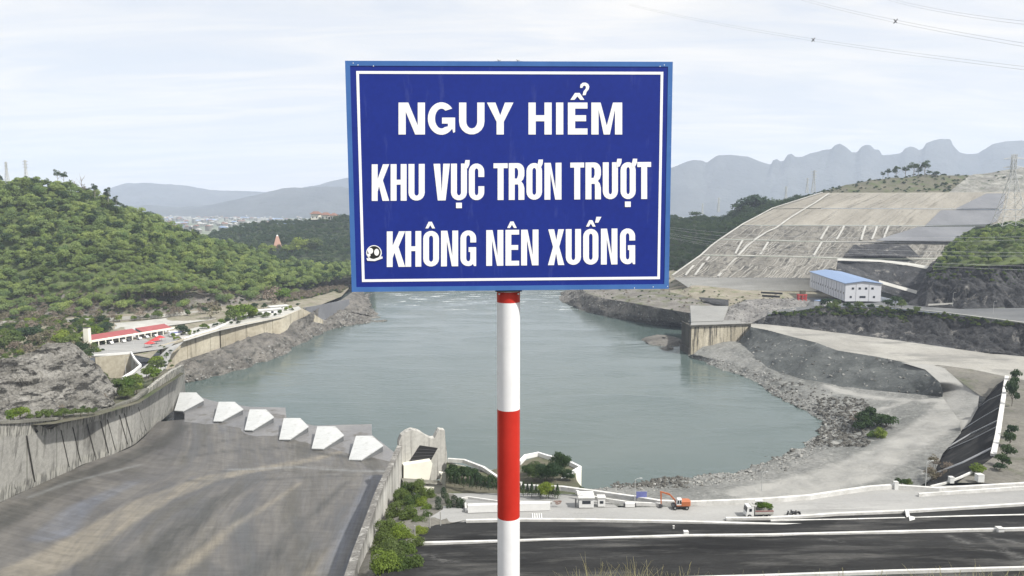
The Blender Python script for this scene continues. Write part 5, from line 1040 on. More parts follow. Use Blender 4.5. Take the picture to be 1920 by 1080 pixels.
# far woods
Q = thin(np.concatenate([pick('hill2', 9000, 7, 0, .85)]), 8.0, 3); Q[:, 2] -= 1
scatter('far_wood', Q, np.random.RandomState(8).uniform(.7, 1.25, len(Q)), DC, 'dark hazy woodland on the low hill beyond the left bank', 'woodland', 8)
Q = thin(pick('rhill', 6500, 9, 0, .85), 6.0, 3); X, Y = proj(Q); Q = Q[(X < 1560)]; Q[:, 2] -= 1
scatter('slope_wood', Q, np.random.RandomState(10).uniform(.6, 1.0, len(Q)), DC, 'dark woodland on the slope left of the quarry', 'woodland', 10)
Q = thin(pick('bushhill', 3000, 11, .0, 1.), 3.0, 3); X, Y = proj(Q); Q = Q[(X < 2150)]; Q[:, 2] -= .5
scatter('hill_scrub', Q, np.random.RandomState(12).uniform(.45, .75, len(Q)), [HC[0], HC[1], DC[0], HC[3]], 'green scrub covering the hill above the dark cliff at the right', 'scrub', 12)
Q = np.concatenate([pick('plat', 900, 113, .02, .42, .62, 1.), pick('plat', 250, 114, .3, .8, .86, 1.)]); Q[:, 2] -= .3
scatter('platform_scrub', Q, np.random.RandomState(115).uniform(.5, 1.5, len(Q)), [DRY[0], MI[1], DRY[1], BR[0], DK[2]], 'scrub between the lane and the foot of the hill', 'scrub', 115)
Q = pick('bendland', 500, 13); Q[:, 2] -= .5
scatter('bank_scrub', Q, np.random.RandomState(14).uniform(.4, .8, len(Q)), [HC[0], DC[1]], 'low trees along the river bank behind the notice board', 'scrub', 14)
Q = np.concatenate([pick('cap', 260, 15, 0, .55), pick('net', 60, 16, .3, .5)]); Q[:, 2] -= .8
scatter('crest_scrub', Q, np.random.RandomState(16).uniform(.25, .5, len(Q)), [DC[0], DC[1], DRY[0]], 'low scrub on the brown crest above the quarry', 'scrub', 16)
Q = np.concatenate([pick('lowland', 420, 17, .1, .95), pick('plat', 1500, 18, .04, .95, 0, .45)]); X, Y = proj(Q); Q = Q[(X < 200)]; Q[:, 2] -= .3
scatter('bank_undergrowth', Q, np.random.RandomState(19).uniform(.8, 2.0, len(Q)), [DK[0], MI[1], DRY[1], MI[0], MI[2], BR[0]], 'mixed dry and green undergrowth behind the rock outcrop at the left', 'undergrowth', 20)
Q = pick('cliffR', 300, 21, .6, 1.); Q = np.concatenate([Q, pick('roadcliff', 230, 22, .66, 1., .0, .36), pick('roadcliff', 130, 122, .88, 1., .3, .8)]); Q[:, 2] -= .3
scatter('cliff_undergrowth', Q, np.random.RandomState(23).uniform(.5, 1.2, len(Q)), [DK[1], MI[0], MI[1]], 'tufts of greenery along the tops of the dark cliffs', 'undergrowth', 24)
Q = np.concatenate([pick('rb_flat', 150, 25, .1, .7), pick('rb_bank', 120, 26), pick('bendland', 100, 27, 0, .5)]); Q[:, 2] -= .3
scatter('bank_tufts', Q, np.random.RandomState(28).uniform(.3, .9, len(Q)), [DRY[0], DK[2], MI[2]], 'low tufts on the bare bank below the quarry', 'undergrowth', 29)

# single trees against the sky and by the roads
def ph(py0, py1, d): return (py0-py1)/FP*d*1.0
def sky_tree(px, base, top, d, label, mesh_, tk, H0, grp=None, wd=1.):
    h = ph(base, top, d); t = plant('tall_tree', label, 'tree', D(px, base, d)-Vector((0, 0, .5)), mesh_, tk, h/H0, grp); t.scale.x *= wd; t.scale.y *= wd; return t
for i, (px, b_, tp, l) in enumerate([(108,345,314,'tallest slender tree on the left ridge, leaning over the wood'), (121,348,316,'slender tree just right of the tallest one on the left ridge'), (155,362,329,'bare pale tree at the crest of the left ridge'), (140,356,336,'thin bare tree between the tall pair and the bare pale tree'), (178,372,338,'thin tree right of the bare pale tree on the left ridge'), (203,384,345,'small ragged tree on the falling part of the left ridge'), (40,350,332,'short round tree near the faint pylons on the left ridge'), (68,350,326,'bushy tree between the faint pylons and the tallest ridge tree'), (218,392,362,'rounded dark tree at the steep right part of the left ridge'), (2,350,325,'dark bushy tree on the left ridge at the very edge of the photo')]):
    sky_tree(px, b_, tp, 672, l, (SP[i % 3] if i not in (2, 3) else DRY[0]), TRKP, 9.6 if i not in (2, 3) else 7, 'ragged trees on the left ridge', .8)
for i, (px, b_, tp, w_, l) in enumerate([(1392,402,375,1.5,'leftmost dark round tree above the quarry edge'), (1410,400,362,1.4,'tallest dark round tree above the quarry edge'), (1427,400,368,1.3,'dark round tree just right of the tallest one above the quarry edge'), (1444,396,372,1.4,'dark dome-shaped tree standing apart right of the round cluster'), (1462,390,376,1.3,'low dark tree between the dome-shaped tree and the crest'), (1480,386,372,1.1,'small dark tree next below the crest scrub'), (1496,380,364,1.3,'wide low tree where the woodland meets the quarry crest'), (1382,406,388,1.2,'low dark tree at the left foot of the round cluster'), (1305,408,394,1.6,'round treetop in the dark woodland beside the notice board')]):
    sky_tree(px, b_, tp, 985, l, DC[i % 4], TRK, 9.0, 'dark trees above the left edge of the quarry', w_)
for i, (px, b_, tp, l) in enumerate([(1655,336,324,'smallest leftmost tree on the brown crest'), (1665,336,318,'rounded tree second from the left on the brown crest'), (1679,335,314,'spreading tree third from the left on the brown crest'), (1698,334,314,'tree left of the gap in the middle of the crest row'), (1712,333,307,'tall narrow tree in the middle of the crest row'), (1722,333,314,'thin small tree between the two tall crest trees'), (1734,333,306,'tallest full tree on the brown crest'), (1741,333,320,'low tree leaning against the tallest crest tree'), (1756,331,321,'wide dark bush at the right end of the crest row')]):
    sky_tree(px, b_, tp, 975, l, SP[i % 3] if i < 8 else DC[0], TRKP, 7.2, 'trees in a row on the brown crest', 1.1)

def bush(px, py, z, s, kind, label, grp=None, name='shrub', cat='shrub', d=None, sz=None):
    loc = (W(px, py, z) if d is None else D(px, py, d))-Vector((0, 0, .15))
    lst = {'br': BR, 'mi': MI, 'dk': DK, 'dry': DRY, 'nb': NB, 'nt': NT}[kind]; s *= {'nb': 1.6, 'nt': 1.0, 'dry': 1.1}.get(kind, 1.35); sz = sz or {'nb': 1.25}.get(kind)
    cm_ = lst[rnd.randrange(len(lst))]; return plant(name, label, cat, loc, cm_, TRKS, s, grp, sz, 'foliage', 'stem')
# platform greenery
bush(456, 600, 20.2, 4.6, 'br', 'largest bright green tree standing above the riverside retaining wall', None, 'broadleaf_tree', 'tree'); bush(440, 602, 20.2, 3.4, 'mi', 'darker green tree just left of the largest tree above the retaining wall', None, 'broadleaf_tree', 'tree'); bush(474, 596, 20.2, 3.0, 'br', 'bright tree just right of the largest tree above the retaining wall', None, 'broadleaf_tree', 'tree')
bush(527, 566, 17, 5, 'br', 'yellow-green tree at the end of the wooded hill', None, 'broadleaf_tree', 'tree'); bush(515, 572, 18, 4, 'dry', 'brownish leafless tree beside the yellow-green one', None, 'broadleaf_tree', 'tree'); bush(395, 598, 20, 3.2, 'dry', 'purplish bare tree behind the concrete slope paving', None, 'broadleaf_tree', 'tree')
for i in range(30):
    px = 12+i*18+rnd.uniform(-6, 6); bush(px, 606 if px < 210 else 604-(px-210)*.09, 20.3, rnd.uniform(1.3, 2.2), rnd.choice(['mi', 'dk', 'br', 'dry']), 'rounded roadside shrub at the foot of the rocky hill slope', 'shrubs along the foot of the hill')
for i in range(34):
    f = i/33; px = 322+f*235+rnd.uniform(-3, 3); py = np.interp(px, [300,411,470,531,568], [646,616,603,591,578])-rnd.uniform(1, 9)
    bush(px, py, 20.4, rnd.uniform(.7, 1.5), rnd.choice(['mi', 'dk', 'br']), 'small shrub planted along the top of the riverside retaining wall', 'shrubs above the riverside retaining walls')
for i in range(16):
    bush(rnd.uniform(283, 322), rnd.uniform(652, 690), 19, rnd.uniform(.4, .8), rnd.choice(['mi', 'dk']), 'potted plant in the cluster below the red canopies', 'potted plants below the red canopies', 'potted_plant', 'plant')
bush(343, 628, 20.3, 2.4, 'dk', 'dark round tree beside the white and blue coach', None, 'broadleaf_tree', 'tree')
bush(200, 624, 20.2, 2.6, 'dk', 'dark tree behind the left half of the red-roofed shed', None, 'broadleaf_tree', 'tree'); bush(183, 630, 20.2, 2.2, 'br', 'bright shrub just right of the cream pillar, behind the shed')
for i, (px, py, s, k) in enumerate([(30,650,3.6,'mi'),(52,646,4.0,'dk'),(12,654,3.2,'mi'),(75,652,2.4,'dry'),(110,648,2.8,'br'),(130,654,3.0,'mi'),(145,650,2.6,'br'),(150,664,2.6,'dk'),(168,672,2.0,'dk'),(95,640,2.,'dry'),(120,636,2.4,'br'),(8,636,2.5,'mi')]):
    bush(px, py, 20.5, s, k, 'leafy bush in the thicket between the rock outcrop and the cream pillar', 'thicket behind the rock outcrop')
for i in range(16):
    f = rnd.random(); px = 205+f*92; py = 768-f*62+rnd.uniform(-22, 4); bush(px, py, 25-f*2, rnd.uniform(1.2, 2.2), 'br' if i % 3 == 0 else 'mi', 'light green shrub behind the top of the spillway wall', 'shrubs along the top of the left spillway wall')
bush(38, 786, 34, 1.6, 'br', 'bright yellow-green shrub on the left spillway wall'); bush(20, 788, 34, 1.2, 'br', 'small yellow-green shrub at the edge of the photo, on the spillway wall')
for i in range(9): bush(60+i*15+rnd.uniform(-4, 4), 786-i*1.5, 32-i*.5, rnd.uniform(.7, 1.2), 'mi', 'low green shrub at the foot of the grey rock outcrop', 'shrubs at the foot of the outcrop')
# bushes right of the spillway wall
for i, (px, py, z, s, k) in enumerate([(738,1078,33,1.05,'nb'),(762,1062,31,.85,'nb'),(778,1045,29,.7,'nb'),(790,1015,26,.6,'nb'),(724,1100,36,1.0,'nb'),(768,1095,35,.9,'nb'),(790,960,20,.7,'nb'),(800,985,22,.6,'nb'),(728,1010,24,.7,'nb'),(720,1040,28,.8,'nb'),(768,985,21,.8,'nb'),(752,950,18,.8,'nb'),(765,935,17,0.81,'nb'),(785,938,17.5,0.93,'nb'),(803,945,18,0.74,'nb'),(755,958,18,0.96,'nb'),(777,965,19,0.89,'nb'),(800,972,20,0.67,'nb'),(742,985,20,0.93,'nb'),(768,992,22,0.96,'nb'),(784,1000,23,0.67,'nb'),(726,1020,24,0.93,'nb'),(752,1030,26,0.96,'nb'),(774,1030,27,0.59,'nb'),(717,1055,29,0.81,'nb'),(742,1068,31,0.96,'nb'),(766,1065,31,0.67,'nb'),(729,1095,35,0.89,'nb'),(756,1100,36,0.81,'nb')]):
    bush(px, py, z, s, k, 'bushy green tree in the strip between the spillway wall and the dark slope', 'bushes right of the spillway wall', 'bush', 'bush')
for i, (px, py, s) in enumerate([(822,956,.9),(832,935,.8),(842,958,.8),(852,955,.95),(862,958,.9),(838,944,.7),(868,957,.8)]):
    plant('clipped_cypress', 'dark clipped conical tree left of the white block wall', 'tree', W(px, py, 23), CO[i % 2], TRKS, s, 'dark clipped trees left of the block wall', .9, 'foliage', 'stem')
for i in range(26):
    f = i/25; px = 845+f*200; py = 905+f*26+rnd.uniform(-3, 2)
    if 933 < px < 973 or False: pass
    plant('small_conifer', 'small dark conifer in the row behind the white block wall', 'tree', W(px, py+(4 if i % 2 else 0), 19.4+f*4), CY[i % 3], TRKS, rnd.uniform(.75, 1.15), 'conifer row behind the block wall', None, 'foliage', 'stem')
for i, (px, py, s) in enumerate([(850,900,1.5),(866,898,1.6),(882,902,1.5),(900,908,1.3),(918,910,1.2),(845,888,1.2),(935,914,1.2)]):
    bush(px, py, 18.6, s, 'dk', 'dense dark bush behind the conifer row near the end pier', 'dark bushes behind the conifer row', 'bush', 'bush')
for px, py, z, s, l in [(1002,905,19.8,1.25,'broad dark tree at the left of the round terrace'), (1022,907,20,1.25,'broad dark tree in the middle of the round terrace'), (1052,894,19.8,1.25,'tallest lighter tree on the round terrace, rising above the parapet'), (1038,908,20.3,1.05,'dark tree in front of the tallest terrace tree'), (990,893,19.6,.8,'reddish dark shrub at the left parapet of the round terrace'), (1064,905,20.4,.8,'dark tree at the right parapet of the round terrace')]:
    bush(px, py, z, s, 'nt', l, 'trees on the round terrace', 'terrace_tree', 'tree', sz=1.25 if 'tallest' in l else 1)
bush(1024, 934, 22.6, .75, 'nb', 'round clipped bush at the end of the conifer row', None, 'bush', 'bush')
bush(1090, 921, 24.2, .5, 'dk', 'small dark bush behind the gatehouse roof', None, 'bush', 'bush')
# beach bushes, lining trees
for px, py, z, s, k, l in [(1612,808,4.6,2.6,'dk','left part of the dark bush clump on the beach'), (1634,802,5.2,3.2,'dk','tall middle bush of the clump on the beach'), (1660,808,5.6,2.7,'dk','right bush of the clump on the beach'), (1650,826,5.2,1.9,'br','bright yellow-green bush in front of the beach clump'), (1636,824,5.,1.4,'br','small bright bush left of the yellow-green beach bush'), (1600,792,4.4,1.3,'dry','dry brown scrub left of the beach bushes')]:
    bush(px, py, z, s, k, l, 'bush clump on the gravel beach', 'bush', 'bush')
for px, py, s, sz, l in [(1897,762,1.4,2.6,'tallest dark columnar tree beside the concrete beam'), (1894,742,1.1,2.2,'dark tree behind the tallest columnar one'), (1900,730,1.,2.,'farthest dark tree at the top of the concrete beam'), (1893,838,1.1,1.7,'dark tree beside the lower end of the beam, farther one'), (1888,858,1.1,1.5,'dark tree beside the lower end of the beam, middle one'), (1880,876,1.2,1.2,'dark bush at the lower end of the beam'), (1903,716,1.1,2.0,'dark tree at the very top of the concrete beam, behind the farthest one'), (1896,822,1.,1.8,'slim dark tree halfway down beside the beam'), (1874,884,1.,1.,'low dark bush between the beam end and the bright spreading shrub')]:
    bush(px, py, 24, s, 'dk', l, 'dark trees along the concrete beam', 'columnar_tree', 'tree', sz=sz)
bush(1833, 888, 24.4, 1.5, 'br', 'bright green spreading shrub beside the white utility box', None, 'shrub', 'shrub', sz=.7)
bush(1690, 912, 21, .9, 'dk', 'dark shrub behind the parapet next to the gate post'); bush(1702, 911, 21, .8, 'mi', 'greener small shrub behind the parapet right of the gate post')
for i in range(14): bush(rnd.uniform(1738, 1800), rnd.uniform(870, 908), 13, rnd.uniform(.5, 1.), 'dry', 'dry twiggy scrub at the foot of the black lining', 'dry scrub below the black lining')
for i, (px, py, z, s, k) in enumerate([(1548,574,28.3,2.2,'dk'),(1570,573,28.4,1.8,'mi'),(1560,582,27,2.4,'mi'),(1590,580,27,2.0,'dk'),(1610,578,28,1.9,'mi'),(1632,582,28,1.8,'dk'),(1665,578,29.5,2.3,'dk'),(1678,573,30,2.6,'dk'),(1690,578,30,2.2,'mi'),(1535,588,25,2.1,'mi'),(1515,594,23,1.8,'dk'),(1720,586,30.5,1.6,'mi')]):
    bush(px, py, z, s, k, 'green bush on the rim of the dark bank in front of the pale hall', 'bushes on the rim below the pale hall', 'bush', 'bush')
for i, (px, py, s, k) in enumerate([(548,478,7,'br'),(560,474,8,'br'),(572,470,7,'br'),(580,478,6,'mi'),(536,484,6,'mi'),(505,478,6,'br'),(494,474,5,'br'),(590,466,6,'mi')]):
    bush(px, py, 0, s, k, 'sunlit yellow-green tree beside the pinkish tower monument', 'sunlit trees near the monument', 'broadleaf_tree', 'tree', d=1090)
# cut branches on the truck, and its white crate
tk = bpy.data.objects['tipper_truck']
V, Fc = crown_np(201, 1.6, 1.6, 0, 1200, .22, lobes=9); V[:, 0] *= 1.65; V[:, 1] *= .72; V[:, 2] *= 1.25
o = link('cut_branches', mesh('cut_branches', V, Fc, [L_bright]), None, tk.location+Vector((1.2, 0, 1.6))); tag(o, 'heap of cut yellow-green branches on the tipper truck', 'branches', None, 'thing')
c = thing('white_crate', 'white tray lying on top of the branches on the truck', 'tray', tk.location+Vector((.2, 0, 3.9))); MB().box(-.9, .9, -.5, .5, 0, .1).build('tray_base', m_white, c); MB().box(-.9, .9, -.5, -.45, .1, .3).build('rim', m_white, c); MB().box(-.9, .9, .45, .5, .1, .3).build('rim', m_white, c)

# rubble
def rock_mesh(seed, mat):
    import bmesh
    b_ = bmesh.new(); bmesh.ops.create_icosphere(b_, subdivisions=2, radius=.5); V = np.array([v.co[:] for v in b_.verts]); n = fbm(V*1.7+seed*9.1, seed, 2)
    for v, k in zip(b_.verts, n): v.co *= 1+.45*k; v.co.z *= .7
    me = bpy.data.meshes.new('boulder'); b_.to_mesh(me); b_.free(); me.materials.append(mat); return me
m_b1 = MT('boulder_grey', (.20, .20, .185), (.36, .355, .335), .8, grain=.3, gs=3); m_b2 = MT('boulder_dark', (.06, .058, .05), (.15, .145, .13), .8, grain=.4, gs=3)
RK = [rock_mesh(i, m_b1) for i in range(3)]; RKD = [rock_mesh(i+5, m_b2) for i in range(3)]
rs = np.random.RandomState(44)
Q = pick('beach', 15000, 31, .0, .55); X, Y = proj(Q)
edge = np.clip(1-Q[:, 2]/4.2, 0, 1); keep = (rs.rand(len(Q)) < edge*.32+.09) & (Q[:, 2] > -.2)
Qb = Q[keep]
scatter('shore_rubble', Qb, np.clip(rs.lognormal(-.75, .5, len(Qb)), .2, 2.2)*np.where(rs.rand(len(Qb)) < .08, 1.7, 1), RK+RKD[:1], 'grey stones strewn along the edge of the gravel beach', 'rubble', 32, tilt=.6)
Q = pick('beach', 16000, 33, 0, .75); X, Y = proj(Q)
k1 = (X > 1525) & (X < 1630) & (Y > 745) & (Y < 838); k2 = (X > 1105) & (X < 1290) & (Y > 885) & (Y < 915); k3 = (X > 1440) & (X < 1560) & (Y > 700) & (Y < 775)
Qb = Q[(k1 & (rs.rand(len(Q)) < .22)) | (k2 & (rs.rand(len(Q)) < .35)) | (k3 & (rs.rand(len(Q)) < .06))]
scatter('dark_boulders', Qb, rs.uniform(.6, 1.9, len(Qb)), RKD, 'dark boulders heaped at the water edge of the beach', 'boulders', 34, tilt=.8)
Q = np.concatenate([pick('shoreL', 900, 35, .45, 1.), pick('rb_shore', 900, 36), pick('embank', 120, 37), pick('knoll', 300, 38)]); Q = Q[Q[:, 2] > -.4]
scatter('bank_rubble', Q, rs.uniform(.4, 1.5, len(Q)), RK+RKD[:2], 'broken rocks on the river banks', 'rubble', 39, tilt=.8)

# dry grass on the ledge just in front of the camera
g = random.Random(12); GV, GF = [], []
def blade(x, y, z, h, lx, ly, w_):
    n0 = len(GV); k = 4
    for i in range(k+1):
        f = i/k; c = Vector((x+lx*f*f, y+ly*f*f, z+h*f*(1-.12*f))); ww = w_*(1-f*.85); GV.extend([c-Vector((ww, 0, 0)), c+Vector((ww, 0, 0))])
    GF.extend([(n0+2*i, n0+2*i+1, n0+2*i+3, n0+2*i+2) for i in range(k)])
clumps = [(1055,.5,20),(1088,.95,60),(1108,1.1,80),(1125,.9,50),(1150,.6,25),(1162,.95,60),(1185,1.1,90),(1200,.8,60),(1230,.6,25),(1262,.85,50),(1275,.75,50),(1300,.7,30),(1350,.6,25),(1400,.5,20),(1460,.6,25),(1540,.7,30),(1600,.6,25),(1660,.7,40),(1690,.85,50),(1730,.9,60),(1770,.85,60),(1810,.9,70),(1850,.8,60),(1890,.9,70),(1920,.9,60),(1000,.35,12),(1960,.9,60)]
for px, hh, n in clumps:
    for i in range(n):
        y = g.uniform(3.2, 3.55); x = (px+g.gauss(0, 11)-960)/FP*3.72; h = .235*hh*g.uniform(.6, 1.25)+.03; blade(x, y, 97.93, h, g.gauss(0, .06), g.gauss(0, .03), g.uniform(.0012, .0028))
for px, hh, lx in [(1112,.30,.03),(1218,.285,.035),(1265,.30,.04),(1558,.27,-.02),(1612,.26,.03),(1735,.28,-.03),(1752,.26,.03),(1545,.25,.0)]:
    x = (px-960)/FP*3.75; blade(x, 3.4, 97.93, hh+.03, lx, 0, .0016); 
    for q in range(14):
        f = .8+.2*q/14; blade(x+lx*f*f, 3.4, 97.93+(hh+.02)*f, .014, g.gauss(0, .006), 0, .0012)
for i in range(260):
    px = g.choice([g.uniform(1640, 1940), g.uniform(1040, 1320), g.uniform(1330, 1640)]); x = (px-960)/FP*3.72; blade(x, g.uniform(3.2, 3.6), 97.93, g.uniform(.12, .23), g.gauss(0, .05), g.gauss(0, .03), g.uniform(.0015, .004))
tag(link('dry_grass', mesh('dry_grass', GV, GF, [L_straw])), 'dry yellowish grass tufts at the bottom edge, right of the pole', 'grass', None, 'stuff')
# ---------------------------------------------------------------- the notice board, fitted to its four corners
cr = [(646.5, 113.5), (1262, 115.5), (1257, 541.5), (662, 547.5)]
rr = [np.array(ray(*c)) for c in cr]
M3 = np.stack([rr[0], -rr[1], rr[2]], 1)      # d0 r0 - d1 r1 + d2 r2 = d3 r3
s3 = np.linalg.solve(M3, rr[3]); dd4 = [s3[0], s3[1], s3[2], 1.]
C4 = [r_*k for r_, k in zip(rr, dd4)]; kk = 1.04/np.linalg.norm(C4[1]-C4[0]); C4 = [c*kk for c in C4]
sO = Vector(C4[0])+Vector((0, 0, EYE)); sX = Vector(C4[1]-C4[0]).normalized(); sN = sX.cross(Vector(C4[3]-C4[0])).normalized()
if sN.y > 0: sN = -sN                          # towards the camera
sYd = sN.cross(sX).normalized()
if sYd.z > 0: sYd = -sYd
SW, SH = (Vector(C4[1])-Vector(C4[0])).length, abs(Vector(C4[3]-C4[0]).dot(sYd))
sign = thing('warning_sign', 'blue Vietnamese warning board with white lettering on a red and white striped pole', 'sign', sO)
RM = Matrix((sX, sYd, sN)).transposed()        # local x right, y down, z towards the viewer
def pl(px, py, h=0.):                          # picture position -> position on the board
    r = ray(px, py); t = (sO-Vector((0, 0, EYE))).dot(sN)/r.dot(sN); q = r*t+Vector((0, 0, EYE))-sO
    return Vector((q.dot(sX), q.dot(sYd), h))
def onb(v): return RM @ Vector(v)
def sbox(x0, x1, y0, y1, z0, z1, m=None):
    m = m or MB(); V = [onb(p) for p in ((x0,y0,z0),(x1,y0,z0),(x1,y1,z0),(x0,y1,z0),(x0,y0,z1),(x1,y0,z1),(x1,y1,z1),(x0,y1,z1))]
    return m.add(V, [(0,3,2,1),(4,5,6,7),(0,1,5,4),(1,2,6,5),(2,3,7,6),(3,0,4,7)])
m_sblue = MT('sign_blue', (.006, .020, .205), (.008, .026, .235), 3., c3=(.045, .065, .26), s3=9., t3=(.60, .80), st3=(3, 3, .5), grain=.12, gs=60, rough=.36, spec=.32); m_frame = MT('frame_blue', (.042, .125, .35), (.06, .16, .41), 6, c3=(.35, .50, .75), s3=14, t3=(.66, .72), grain=.08, gs=20, rough=.4)
m_letter = flat('white_vinyl', (.87, .87, .86), .5, var=.03, s=3.)
sbox(.004, SW-.004, .004, SH-.004, -.030, -.004).build('panel', m_sblue, sign)
fw = .0152; fr = MB()
sbox(0, SW, 0, fw, -.034, -.0026, fr); sbox(0, SW, SH-fw, SH, -.034, -.0026, fr); sbox(0, fw, fw, SH-fw, -.034, -.0026, fr); sbox(SW-fw, SW, fw, SH-fw, -.034, -.0026, fr); fr.build('frame', m_frame, sign)
def mitre(px0, px1, w_, h0, h1, nm, mt):
    return
b0, b1, b2, b3 = pl(667.5, 133, 0), pl(1244, 134, 0), pl(1238, 522.5, 0), pl(678.5, 530, 0); bw = .0085
x0, x1, y0, y1 = (b0.x+b3.x)/2, (b1.x+b2.x)/2, (b0.y+b1.y)/2, (b2.y+b3.y)/2
br_ = MB()
for a, b_, c, d_ in ((x0, x1, y0, y0+bw), (x0, x1, y1-bw, y1), (x0, x0+bw, y0+bw, y1-bw), (x1-bw, x1, y0+bw, y1-bw)): sbox(a, b_, c, d_, -.004, -.0032, br_)
br_.build('white_border', m_letter, sign)
# glyphs drawn in a unit box, y up
def arc(cx, cy, rx, ry, a0, a1, n=9): return [(cx+rx*math.cos(R(a0+(a1-a0)*i/n)), cy+ry*math.sin(R(a0+(a1-a0)*i/n))) for i in range(n+1)]
def glyph(ch, s, t, ro):                       # s stem/width, t bar/height, ro corner radius/height
    ri = max(.05, ro-t)
    if ch == 'N': return [[(0,0),(0,1),(.37,1),(1-s,.29),(1-s,1),(1,1),(1,0),(.63,0),(s,.71),(s,0)]]
    if ch == 'H': return [[(0,0),(0,1),(s,1),(s,.5+t*.55),(1-s,.5+t*.55),(1-s,1),(1,1),(1,0),(1-s,0),(1-s,.5-t*.45),(s,.5-t*.45),(s,0)]]
    if ch == 'I': return [[(0,0),(0,1),(1,1),(1,0)]]
    if ch == 'E': return [[(0,0),(0,1),(1,1),(1,1-t),(s,1-t),(s,.5+t*.55),(.93,.5+t*.55),(.93,.5-t*.45),(s,.5-t*.45),(s,t),(1,t),(1,0)]]
    if ch == 'T': return [[(.5-s/2,0),(.5-s/2,1-t),(0,1-t),(0,1),(1,1),(1,1-t),(.5+s/2,1-t),(.5+s/2,0)]]
    if ch == 'V': return [[(0,1),(s*1.12,1),(.5,.22),(1-s*1.12,1),(1,1),(.5+s*.66,0),(.5-s*.66,0)]]
    if ch == 'Y': return [[(0,1),(s*1.18,1),(.5,.60),(1-s*1.18,1),(1,1),(.5+s/2,.40),(.5+s/2,0),(.5-s/2,0),(.5-s/2,.40)]]
    if ch == 'M': return [[(0,0),(0,1),(.30,1),(.5,.28),(.70,1),(1,1),(1,0),(1-s,0),(1-s,.78),(.60,0),(.40,0),(s,.78),(s,0)]]
    if ch == 'X': return [[(0,0),(.31,.51),(.02,1),(.38,1),(.51,.70),(.63,1),(.98,1),(.69,.51),(1,0),(.62,0),(.50,.33),(.37,0)]]
    if ch == 'K': return [[(0,0),(0,1),(s,1),(s,.60),(1-s*1.05,1),(1,1),(.64,.56),(1,0),(1-s*1.12,0),(.42,.40),(s,.25),(s,0)]]
    if ch == 'U': return [[(0,1)]+arc(.5,ro,.5,ro,180,360)+[(1,1),(1-s,1)]+arc(.5,ro,.5-s,ri,360,180)+[(s,1)]]
    if ch == 'O': return [arc(.5,ro,.5,ro,180,360)+arc(.5,1-ro,.5,ro,0,180), arc(.5,ro,.5-s,ri,180,360)+arc(.5,1-ro,.5-s,ri,0,180)]
    if ch == 'C': return [[(1,.63)]+arc(.5,1-ro,.5,ro,0,180)+arc(.5,ro,.5,ro,180,360)+[(1,.38),(1-s,.38)]+arc(.5,ro,.5-s,ri,360,180)+arc(.5,1-ro,.5-s,ri,180,0)+[(1-s,.63)]]
    if ch == 'G': return [[(1,.66)]+arc(.5,1-ro,.5,ro,0,180)+arc(.5,ro,.5,ro,180,290,6)+[(.80,.06),(.86,0),(1,0),(1,.53),(.52,.53),(.52,.53-t),(1-s,.53-t)]+arc(.5,ro,.5-s,ri,360,180)+arc(.5,1-ro,.5-s,ri,180,0)+[(1-s,.66)]]
    if ch == 'g': return [arc(.5,.5,.5,.51,38,322,24)+[(.93,.05),(1,.08),(1,.53),(.52,.53),(.52,.53-t),(1-s,.53-t),(1-s,.255)]+arc(.5,.5,.5-s,.5-t,300,52,20)]
    if ch == 'R': return [[(0,0),(0,1),(.58,1)]+arc(.58,.80,.42,.20,80,0,4)+[(1,.66),(.93,.56),(.80,.50),(.93,.43),(1,.32),(1,0),(1-s,0),(1-s,.30),(.60,.42),(s,.42),(s,0)], [(s,.58),(s,1-t),(.52,1-t),(1-s*1.05,.80),(1-s*1.05,.67),(.52,.58)]]
LT = MB()
def put(polys, pxl, pxr, yt0, yb0, yt1, yb1, xa, xb, h):
    """polys in unit box -> picture box [pxl,pxr] whose top/bottom run along the row's slanted lines"""
    def mp(u, v):
        x = pxl+(pxr-pxl)*u; k = (x-xa)/(xb-xa); yt = yt0+(yt1-yt0)*k; yb = yb0+(yb1-yb0)*k
        q = pl(x, yb+(yt-yb)*v, h); return onb(q)
    L3 = [[Vector((u, v, 0)) for u, v in p] for p in polys]; tri = tessellate_polygon(L3); fl = [p for q in polys for p in q]
    n0 = len(LT.v); LT.v += [mp(u, v) for u, v in fl]
    for t_ in tri:
        a, b_, c = [LT.v[n0+i] for i in t_]
        t_ = tuple(n0+i for i in t_); LT.f.append(t_ if (b_-a).cross(c-a).dot(sN) > 0 else t_[::-1])
def letter(ch, a, b_, row):
    (yt0, yb0, yt1, yb1, xa, xb, st, t, ro) = row; w_ = b_-a; s = st/w_
    if ch == 'G' and row is R1: ch = 'g'
    if ch in 'XM': s = min(s, .28)
    put(glyph(ch, s, t, ro), a, b_, yt0, yb0, yt1, yb1, xa, xb, -.0030)
R1 = (192, 252, 192, 252, 748, 1168, 13.6, .19, .40)
R2 = (308, 376.7, 303.5, 373, 697, 1221, 11.2, .135, .215)
R3 = (434, 500.8, 428, 495.5, 725, 1191, 11.0, .135, .215)
for ch, a, b_ in [('N',747,796.7),('G',802,853.3),('U',860.7,908.4),('Y',913,962.8),('H',991,1034.6),('I',1042.8,1056.4),('E',1065,1101.8),('M',1109,1167)]: letter(ch, a, b_, R1)
LT.build('text_line', m_letter, sign); LT = MB()
for ch, a, b_ in [('K',696.7,729.5),('H',732.2,762.3),('U',765.7,796.2),('V',812.7,843.5),('U',845.5,875.5),('C',879,908),('T',925.3,952),('R',954,983.3),('O',987.2,1016.5),('N',1021,1053),('T',1069.5,1095.5),('R',1098,1127),('U',1130.5,1159),('O',1163.8,1192.3),('T',1195.2,1221.3)]: letter(ch, a, b_, R2)
LT.build('text_line', m_letter, sign); LT = MB()
